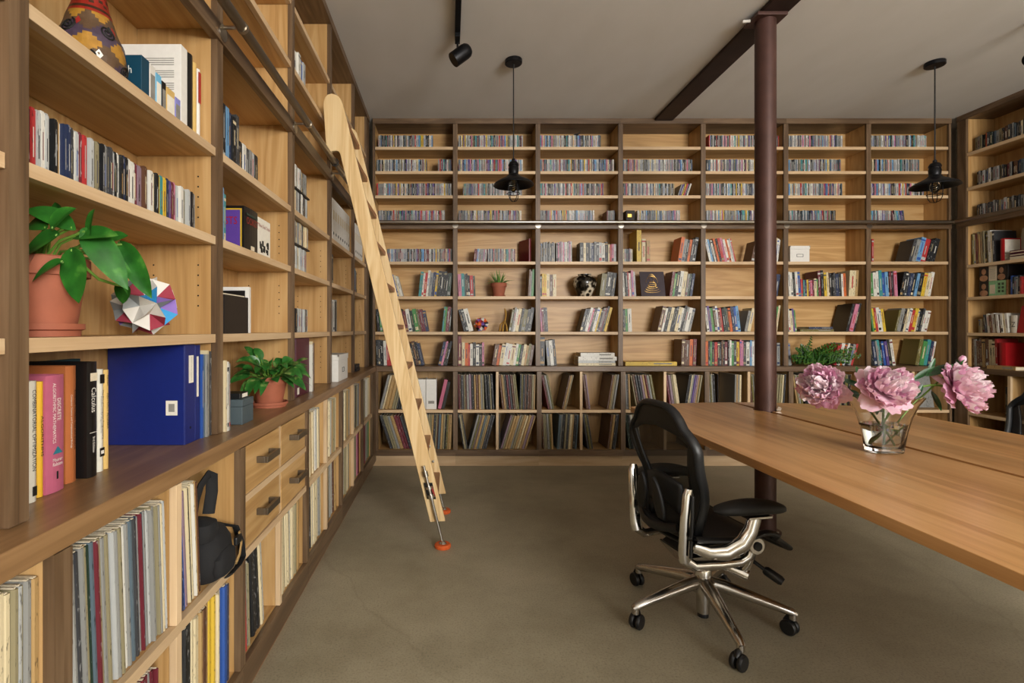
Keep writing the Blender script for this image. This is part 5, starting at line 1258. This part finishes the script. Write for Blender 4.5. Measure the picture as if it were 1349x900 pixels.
# ================================================================ office chair
def weave_mat():
    m, nt, b = newmat('mesh_weave')
    b.inputs['Base Color'].default_value = hexc('141312'); b.inputs['Roughness'].default_value = .6
    tr = N(nt, 'ShaderNodeBsdfTransparent'); mx = N(nt, 'ShaderNodeMixShader'); mx.inputs[0].default_value = .22
    nt.links.new(b.outputs[0], mx.inputs[1]); nt.links.new(tr.outputs[0], mx.inputs[2])
    nt.links.new(mx.outputs[0], nt.nodes['Material Output'].inputs['Surface'])
weave_mat()
plain('seat_weave', '16171a', .62, vary=.15, bscale=500, bump=.2)
def office_chair(label, loc, rz, base_rot, lift=0):
    C = thing('office_chair', label, 'office chair', loc, (0, 0, rz))
    for k in range(5):
        a = base_rot - rz + k * 2 * PI / 5; M = Matrix.Rotation(a, 4, 'Z')
        L = MB(); L.tube([(.02, 0, .16), (.08, 0, .152), (.17, 0, .132), (.27, 0, .108), (.322, 0, .094), (.337, 0, .086)], [.026, .026, .022, .018, .016, .011], 12, flat=1.1)
        L.tube([(.325, 0, .095), (.325, 0, .066)], .0145, 12)
        L.xf(M); leg = L.build('leg', 'alu', C)
        sw = Matrix.Translation((.325, 0, 0)) @ Matrix.Rotation((.5, 2.2, -.6, 1.2, 2.9)[k], 4, 'Z')
        W2 = MB()
        for s in (-1, 1):
            w = MB().lathe([(.006, -.009), (.026, -.009), (.0305, -.004), (.0305, .004), (.026, .009), (.006, .009)], seg=28); w.xf(Matrix.Translation((-.012, s * .0135, .031)) @ Matrix.Rotation(R(90), 4, 'X')); W2.merge(w)
        W2.xf(M @ sw); W2.build('caster_wheels', 'black_plastic', leg)
        h = MB().tube([(-.03, 0, .05), (-.018, 0, .066), (.004, 0, .068)], [.008, .012, .01], 10).xf(M @ sw); h.build('caster_hood', 'black_plastic', leg)
    MB().lathe([(.02, .118), (.048, .122), (.05, .17), (.038, .182), (.034, .182)], seg=32).build('hub', 'alu', C)
    g = MB().lathe([(.018, .03), (.026, .03), (.026, .118)], seg=28).build('gas_cylinder', 'alu', C); MB().lathe([(.022, .012), (.022, .0298)], seg=24).build('cylinder_tip', 'black_plastic', g)
    MB().lathe([(.033, .1825), (.033, .232), (.03, .236)], seg=28).build('collar', 'chrome', C)
    m = MB(); m.hexa([(-.09, -.06, .238), (.1, -.07, .248), (.1, .07, .248), (-.09, .06, .238)], [(-.15, -.105, .315), (.14, -.1, .31), (.14, .1, .31), (-.15, .105, .315)]); m.build('tilt_mechanism', 'alu', C, .012)
    MB().hexa([(-.15, -.08, .3155), (.16, -.075, .3155), (.16, .075, .3155), (-.15, .08, .3155)], [(-.12, -.06, .35), (.19, -.06, .335), (.19, .06, .335), (-.12, .06, .35)]).build('mechanism_cover', 'black_plastic', C, .008)
    s = MB().tube([(.0, -.1, .285), (.07, -.17, .255)], .021, 14); s.build('tension_knob', 'chrome', C)
    c = MB(); n = 60; c.tube([(-.015 + .075 * i / n + .013 * math.cos(i * .8) * .3, -.085 - .075 * i / n, .292 - .03 * i / n + .024 * math.cos(i * .8)) for i in range(n)], .0035, 6); c.build('spring', 'steel', C)
    MB().tube([(.06, -.1, .325), (.1, -.15, .31), (.125, -.19, .285)], .0075, 10).build('lever_arm', 'black_plastic', C)
    MB().tube([(.125, -.19, .285), (.13, -.197, .281), (.155, -.235, .26), (.161, -.244, .255)], [.012, .018, .0185, .014], 14).build('lever_grip', 'black_plastic', C)
    zb_, zt_ = .385, .925
    # seat
    def seat_p(u_, v_):
        x = -.2 + .47 * u_; a = (v_ - .5) * 2
        hw = .215 + .025 * math.sin(PI * min(1, u_ * 1.2)) - .07 * max(0, u_ - .75) * 4 * .35
        z = .405 + .02 * a * a - .018 * math.sin(PI * u_) * (1 - a * a) + .012 * (1 - u_) - .075 * max(0, u_ - .62) ** 2 * 6 + .018 * math.exp(-((u_ - .62) / .15) ** 2)
        return (x - .03 * a * a * (u_ > .8) * 1.0, a * hw, z)
    st = MB().grid(seat_p, 16, 14).build('seat', 'seat_weave', C, solid=.008)
    ed = [seat_p(i / 16, 0) for i in range(17)] + [seat_p(1, j / 14) for j in range(1, 15)] + [seat_p(i / 16, 1) for i in range(15, -1, -1)] + [seat_p(0, j / 14) for j in range(13, -1, -1)]
    MB().tube(ed, .0115, 10, flat=1.3, cap=False).build('seat_frame', 'black_plastic', st)
    # back
    def back_p(s_, t_):
        a = (s_ - .5) * 2
        hw = .145 + .075 * min(1, t_ / .8) ** .8 - .06 * max(0, t_ - .78) ** 2 / .0484
        z = zb_ + (zt_ - zb_) * t_ - .085 * abs(a) ** 3.7 * max(0, t_ - .45) / .55
        x = -.185 - .03 * t_ + .03 * math.exp(-((t_ - .33) / .2) ** 2) - .05 * max(0, t_ - .55) ** 1.5 + .035 * a * a * (1 - .4 * t_)
        return (x, -a * hw, z)
    bk = MB().grid(back_p, 16, 20).build('backrest', 'mesh_weave', C)
    ed = [back_p(0, j / 20) for j in range(21)] + [back_p(i / 16, 1) for i in range(1, 17)] + [back_p(1, j / 20) for j in range(19, -1, -1)] + [back_p(i / 16, 0) for i in range(15, -1, -1)]
    MB().tube(ed, [.02] * len(ed), 12, flat=.6, cap=False).build('back_frame', 'black_plastic', bk)
    def band(u_, v_):
        p = back_p(.02 + .96 * u_, .83 + .16 * v_ + .0 * u_ - .05 * (1 - v_) * abs(u_ - .5) * 2); return (p[0] - .004, p[1], p[2])
    MB().grid(band, 14, 4).build('head_band', 'black_plastic', bk, solid=.01)
    for sg in (0, 1):
        def edge(u_, v_):
            p = back_p((.015 + .13 * u_ * (.5 + .9 * (1 - v_))) if sg == 0 else (.985 - .13 * u_ * (.5 + .9 * (1 - v_))), .08 + .77 * v_); return (p[0] - .005, p[1], p[2])
        MB().grid(edge, 4, 14).build('side_band', 'black_plastic', bk, solid=.01)
    def lum(u_, v_):
        p = back_p(.2 + .6 * u_, .2 + .22 * v_ + .05 * math.sin(PI * u_)); return (p[0] - .022 - .02 * math.sin(PI * u_) * math.sin(PI * v_), p[1], p[2])
    MB().grid(lum, 12, 6).build('lumbar_pad', 'black_rubber', bk, solid=.014)
    for sg in (-1, 1):
        def fin(u_, v_):
            w = .045 * math.sin(PI * min(1, .15 + .85 * v_)) ** .7
            return (-.245 - .015 * v_, sg * (.07 - .03 * v_ + (u_ - .5) * w * 1.4), .47 + .16 * v_)
        MB().grid(fin, 4, 8).build('sacral_fin', 'black_rubber', bk, solid=.012)
    MB().tube([(-.215, -.13, .45), (-.245, -.05, .43), (-.25, 0, .425), (-.245, .05, .43), (-.215, .13, .45)], [.018] * 5, 10, flat=.6).build('back_yoke', 'black_plastic', C)
    for sg in (-1, 1):
        MB().tube([(-.205, sg * .165, .335), (-.212, sg * .168, .37), (-.214, sg * .178, .5), (-.212, sg * .188, .6), (-.209, sg * .19, .622)], [.026, .027, .025, .024, .016], 12, flat=.62, up=(1, 0, 0)).build('back_upright', 'chrome', C)
        MB().tube([(-.206, sg * .195, .36), (-.208, sg * .2055, .5), (-.206, sg * .2065, .6)], .0065, 8).build('upright_groove', 'black_plastic', C)
        MB().tube([(-.205, sg * .165, .34), (-.17, sg * .17, .315), (-.06, sg * .18, .315), (.02, sg * .19, .322), (.05, sg * .2, .345), (.06, sg * .207, .385)], [.02, .021, .018, .016, .016, .017], 12, flat=.75).build('swing_arm', 'chrome', C)
        w = MB().lathe([(.004, -.014), (.031, -.014), (.033, -.01), (.033, .01), (.031, .014), (.004, .014)], seg=28).xf(Matrix.Translation((.062, sg * .214, .395)) @ Matrix.Rotation(R(90), 4, 'X')); pv = w.build('pivot', 'chrome', C)
        MB().lathe([(.003, 0), (.017, 0), (.017, .004), (.003, .004)], seg=20).xf(Matrix.Translation((.062, sg * (.2285 + .0), .395)) @ Matrix.Rotation(R(90 if sg < 0 else -90), 4, 'X')).build('pivot_bolt', 'black_metal', pv)
        MB().tube([(.064, sg * .2, .36), (.066, sg * .185, .315), (.062, sg * .16, .275)], [.014, .013, .015], 10).build('link', 'chrome', C)
        MB().tube([(-.195, sg * .2, .405), (-.15, sg * .225, .388), (-.09, sg * .243, .392), (-.03, sg * .255, .425), (.0, sg * .262, .475), (.012, sg * .266, .524)], [.022, .027, .031, .031, .027, .025], 14, flat=.78).build('arm_support', 'chrome', C)
        def padp(u_, v_):
            aa = 2 * PI * v_; e = math.sin(PI * u_) ** .32 if 0 < u_ < 1 else .02
            x = -.155 + .325 * u_; w = .05 * e * (1 - .12 * u_); h = .026 * e
            return (x, sg * (.268 - .02 * (u_ - .4) ** 2 * 4) + math.copysign(abs(math.cos(aa)) ** .8, math.cos(aa)) * w, .556 + .014 * math.sin(PI * u_) - .016 * u_ * u_ + math.copysign(abs(math.sin(aa)) ** .85, math.sin(aa)) * h)
        MB().grid(padp, 18, 20).build('arm_pad', 'black_rubber', C)
        MB().box(-.03, .07, sg * .268 - .022, sg * .268 + .022, .524, .5335).build('pad_plate', 'alu', C, .002)
    return C
CH = office_chair('black mesh office chair with polished base, standing at the near table edge', (1.076, 2.194, 0), R(12), R(194))
CH2 = office_chair('second black mesh office chair, cut by the right frame edge beyond the table', (3.12, 2.83, 0), R(180), R(30))

# ================================================================ library ladder
LY0, LY1, LT = 2.93, 3.42, .03
LDR = thing('library_ladder', 'tall pale wooden library ladder hooked on the left rail, standing on orange feet', 'ladder', (0, (LY0 + LY1) / 2, 0))
def lx(px): return (px - CX) * LY0 / F
def lz(py): return CZ + (CY - py) * LY0 / F
spts = [(566.5, 688), (586.5, 687), (473.5, 226.7), (452, 139), (449.5, 132), (446, 127), (441, 124), (436, 123), (431.5, 124.5), (428, 128), (426.3, 133), (426, 140), (428.5, 180), (431, 206), (433, 209.5), (434.3, 206), (434.6, 202), (437, 199), (443, 198.5), (446, 199.5), (448, 202.5), (449.5, 209)]
poly = [(lx(a), lz(b_)) for a, b_ in spts]
# plane the straight edges to one line
for yy in (LY0, LY1):
    y = yy - (LY0 + LY1) / 2
    s = MB().prism(poly, 'y', y, y + LT).build('stile', 'pine_z', LDR, .003)
sl = -(lx(586.5) - lx(473.5)) / (lz(226.7) - lz(687))
for z in (.284, .531, .772, 1.017, 1.26, 1.503, 1.747, 1.99, 2.234, 2.45):
    xr = lx(586.5) + (z - lz(687)) * (lx(473.5) - lx(586.5)) / (lz(226.7) - lz(687))
    MB().box(xr - .082, xr - .004, LY0 + LT + .0005 - (LY0 + LY1) / 2, LY1 - .0005 - (LY0 + LY1) / 2, z - .028, z).build('tread', 'cherry_y', LDR, .003)
ang = math.atan2(lx(473.5) - lx(586.5), lz(226.7) - lz(687))
for yy, side in ((LY0, -1), (LY1, -1)):
    y = yy - (LY0 + LY1) / 2 + (-.018 if yy == LY0 else LT + .018)
    zf = .018; fx = lx(583.3) if yy == LY0 else lx(583.3)
    dx = math.tan(ang)
    def at(z): return (fx + dx * (z - .02), y, z)
    rod = MB().tube([at(.03), at(.46)], .0085, 14).build('foot_rod', 'chrome', LDR)
    for z0, z1, w in ((.28, .30, .024), (.33, .345, .024), (.40, .43, .02)): MB().tube([at(z0), at(z1)], w * .8, 12).build('rod_clamp', 'chrome', rod)
    p0, p1 = at(.275), at(.36)
    if yy == LY0: MB().hexa([(p0[0] - .024, y + .006, .27), (p0[0] + .024, y + .006, .27), (p0[0] + .024, y + .0175, .27), (p0[0] - .024, y + .0175, .27)], [(p1[0] - .024, y + .006, .36), (p1[0] + .024, y + .006, .36), (p1[0] + .024, y + .0175, .36), (p1[0] - .024, y + .0175, .36)]).build('rod_bracket', 'black_metal', rod)
    if yy == LY0: MB().hexa([(p0[0] + .012, y + .001, .29), (p0[0] + .022, y + .001, .29), (p0[0] + .022, y + .0055, .29), (p0[0] + .012, y + .0055, .29)], [(p1[0] + .014, y + .001, .345), (p1[0] + .024, y + .001, .345), (p1[0] + .024, y + .0055, .345), (p1[0] + .014, y + .0055, .345)]).build('warning_label', 'red_label', rod)
    MB().lathe([(.02, .0005), (.044, .0005), (.046, .004), (.046, .016), (.04, .022), (.02, .023)], c=(fx, y, 0), seg=32).build('rubber_foot', 'orange_rubber', rod)
    MB().lathe([(.0195, .0232), (.022, .0235), (.016, .03), (.009, .036)], c=(fx, y, 0), seg=24).build('foot_cup', 'chrome', rod)
for z in (.355, .455):
    xr = lx(586.5) + (z - lz(687)) * (lx(473.5) - lx(586.5)) / (lz(226.7) - lz(687)) - .032
    MB().lathe([(.003, 0), (.0095, 0), (.008, .004), (.003, .005)], seg=14).xf(Matrix.Translation((xr, LY1 - .0003 - (LY0 + LY1) / 2, z)) @ Matrix.Rotation(R(90), 4, 'X')).build('bolt', 'steel', LDR)
for yy in (LY0, LY1):
    y = yy - (LY0 + LY1) / 2
    MB().lathe([(.0185, 0), (.0235, 0), (.0235, .012), (.0185, .012)], seg=20, close=True).xf(Matrix.Translation((XL + .07, y + LT + .0005, 2.19)) @ Matrix.Rotation(R(-90), 4, 'X')).build('rail_roller', 'black_plastic', LDR)

# ================================================================ pendants and track lights
def pendant(label, X, Y):
    P = thing('pendant_lamp', label, 'lamp', (X, Y, ZC))
    MB().lathe([(.001, -.0005), (.06, -.0005), (.061, -.004), (.061, -.026), (.057, -.03), (.001, -.031)], seg=36).build('canopy', 'black_metal', P)
    MB().tube([(0, 0, -.031), (0, 0, -.715)], .0042, 10).build('cord', 'black_rubber', P)
    MB().lathe([(.006, -.70), (.012, -.705), (.013, -.72), (.026, -.726), (.036, -.742), (.038, -.752), (.034, -.756), (.034, -.768), (.037, -.772), (.035, -.805), (.032, -.83), (.001, -.831)], seg=32).build('socket_cap', 'black_metal', P)
    sh = [(.034, -.812), (.044, -.826), (.062, -.838), (.1, -.856), (.135, -.878), (.1435, -.89), (.1435, -.893)]
    inn = [(.141, -.892), (.132, -.881), (.099, -.860), (.061, -.843), (.043, -.832), (.034, -.816)]
    MB().lathe(sh + inn, seg=48, close=True).build('shade', 'black_metal', P)
    MB().lathe([(.012, -.832), (.014, -.85), (.026, -.875), (.03, -.9), (.024, -.925), (.008, -.938), (.001, -.94)], seg=24).build('bulb', 'clear_glass', P)
    f = MB(); f.tube([(.008 * math.cos(i * 1.3), .008 * math.sin(i * 1.3), -.86 - .0028 * i) for i in range(22)], .0009, 5); f.build('filament', 'gold', P)
    for k in range(4):
        a = k * PI / 2 + .5; c, s = math.cos(a), math.sin(a)
        MB().tube([(r * c, r * s, z) for r, z in ((.036, -.83), (.042, -.87), (.044, -.93), (.04, -.975), (.026, -1.0), (.004, -1.008))], .0026, 7).build('cage_wire', 'black_metal', P)
    n = 28; MB().tube([(.0455 * math.cos(2 * PI * i / n), .0455 * math.sin(2 * PI * i / n), -.952) for i in range(n + 1)], .0026, 7).build('cage_ring', 'black_metal', P)
    return P
pendant('left black caged pendant lamp hanging before the second back bay', .4536, 3.672)
pendant('right black caged pendant lamp hanging near the right back corner', 3.48, 3.703)
def track(label, X, y0, y1, head, hl):
    tag(MB().box(X - .0175, X + .0175, y0, y1, ZC - .032, ZC - .0005).build('light_track', 'black_metal', None, .002), label, 'light track')
    hx, hy, hz = head
    H = thing('spotlight', hl, 'spotlight', (X, y1 - .05, ZC - .0325))
    MB().box(-.016, .016, -.05, .045, -.026, -.0005).build('adapter', 'black_metal', H, .002)
    L = Vector(head) - H.location
    MB().tube([(.0, .02, -.0265), (.0, .02, L.z + .055), (L.x * .6, L.y * .6 + .01, L.z + .025)], .0065, 10).build('stem', 'black_metal', H)
    q = Vector((.74, .12, .6)).normalized().to_track_quat('Z', 'Y').to_matrix().to_4x4()
    c = MB().lathe([(.041, -.062), (.046, -.062), (.047, -.058), (.047, .03), (.044, .05), (.034, .065), (.018, .073), (.001, .075)], seg=36).xf(Matrix.Translation(L) @ q); c.build('can', 'black_metal', H)
    MB().lathe([(.001, -.052), (.0405, -.05), (.0405, -.061)], seg=30).xf(Matrix.Translation(L) @ q).build('lens', 'steel', H)
track('left black light track on the ceiling above the ladder', .05, .6, 3.37, (.07, 3.24, 2.955), 'black spotlight hanging from the left ceiling track')
track('right black light track on the ceiling, outside the frame', 3.62, .6, 3.19, (3.535, 3.1, 2.885), 'black spotlight cut by the right frame edge near the ceiling')
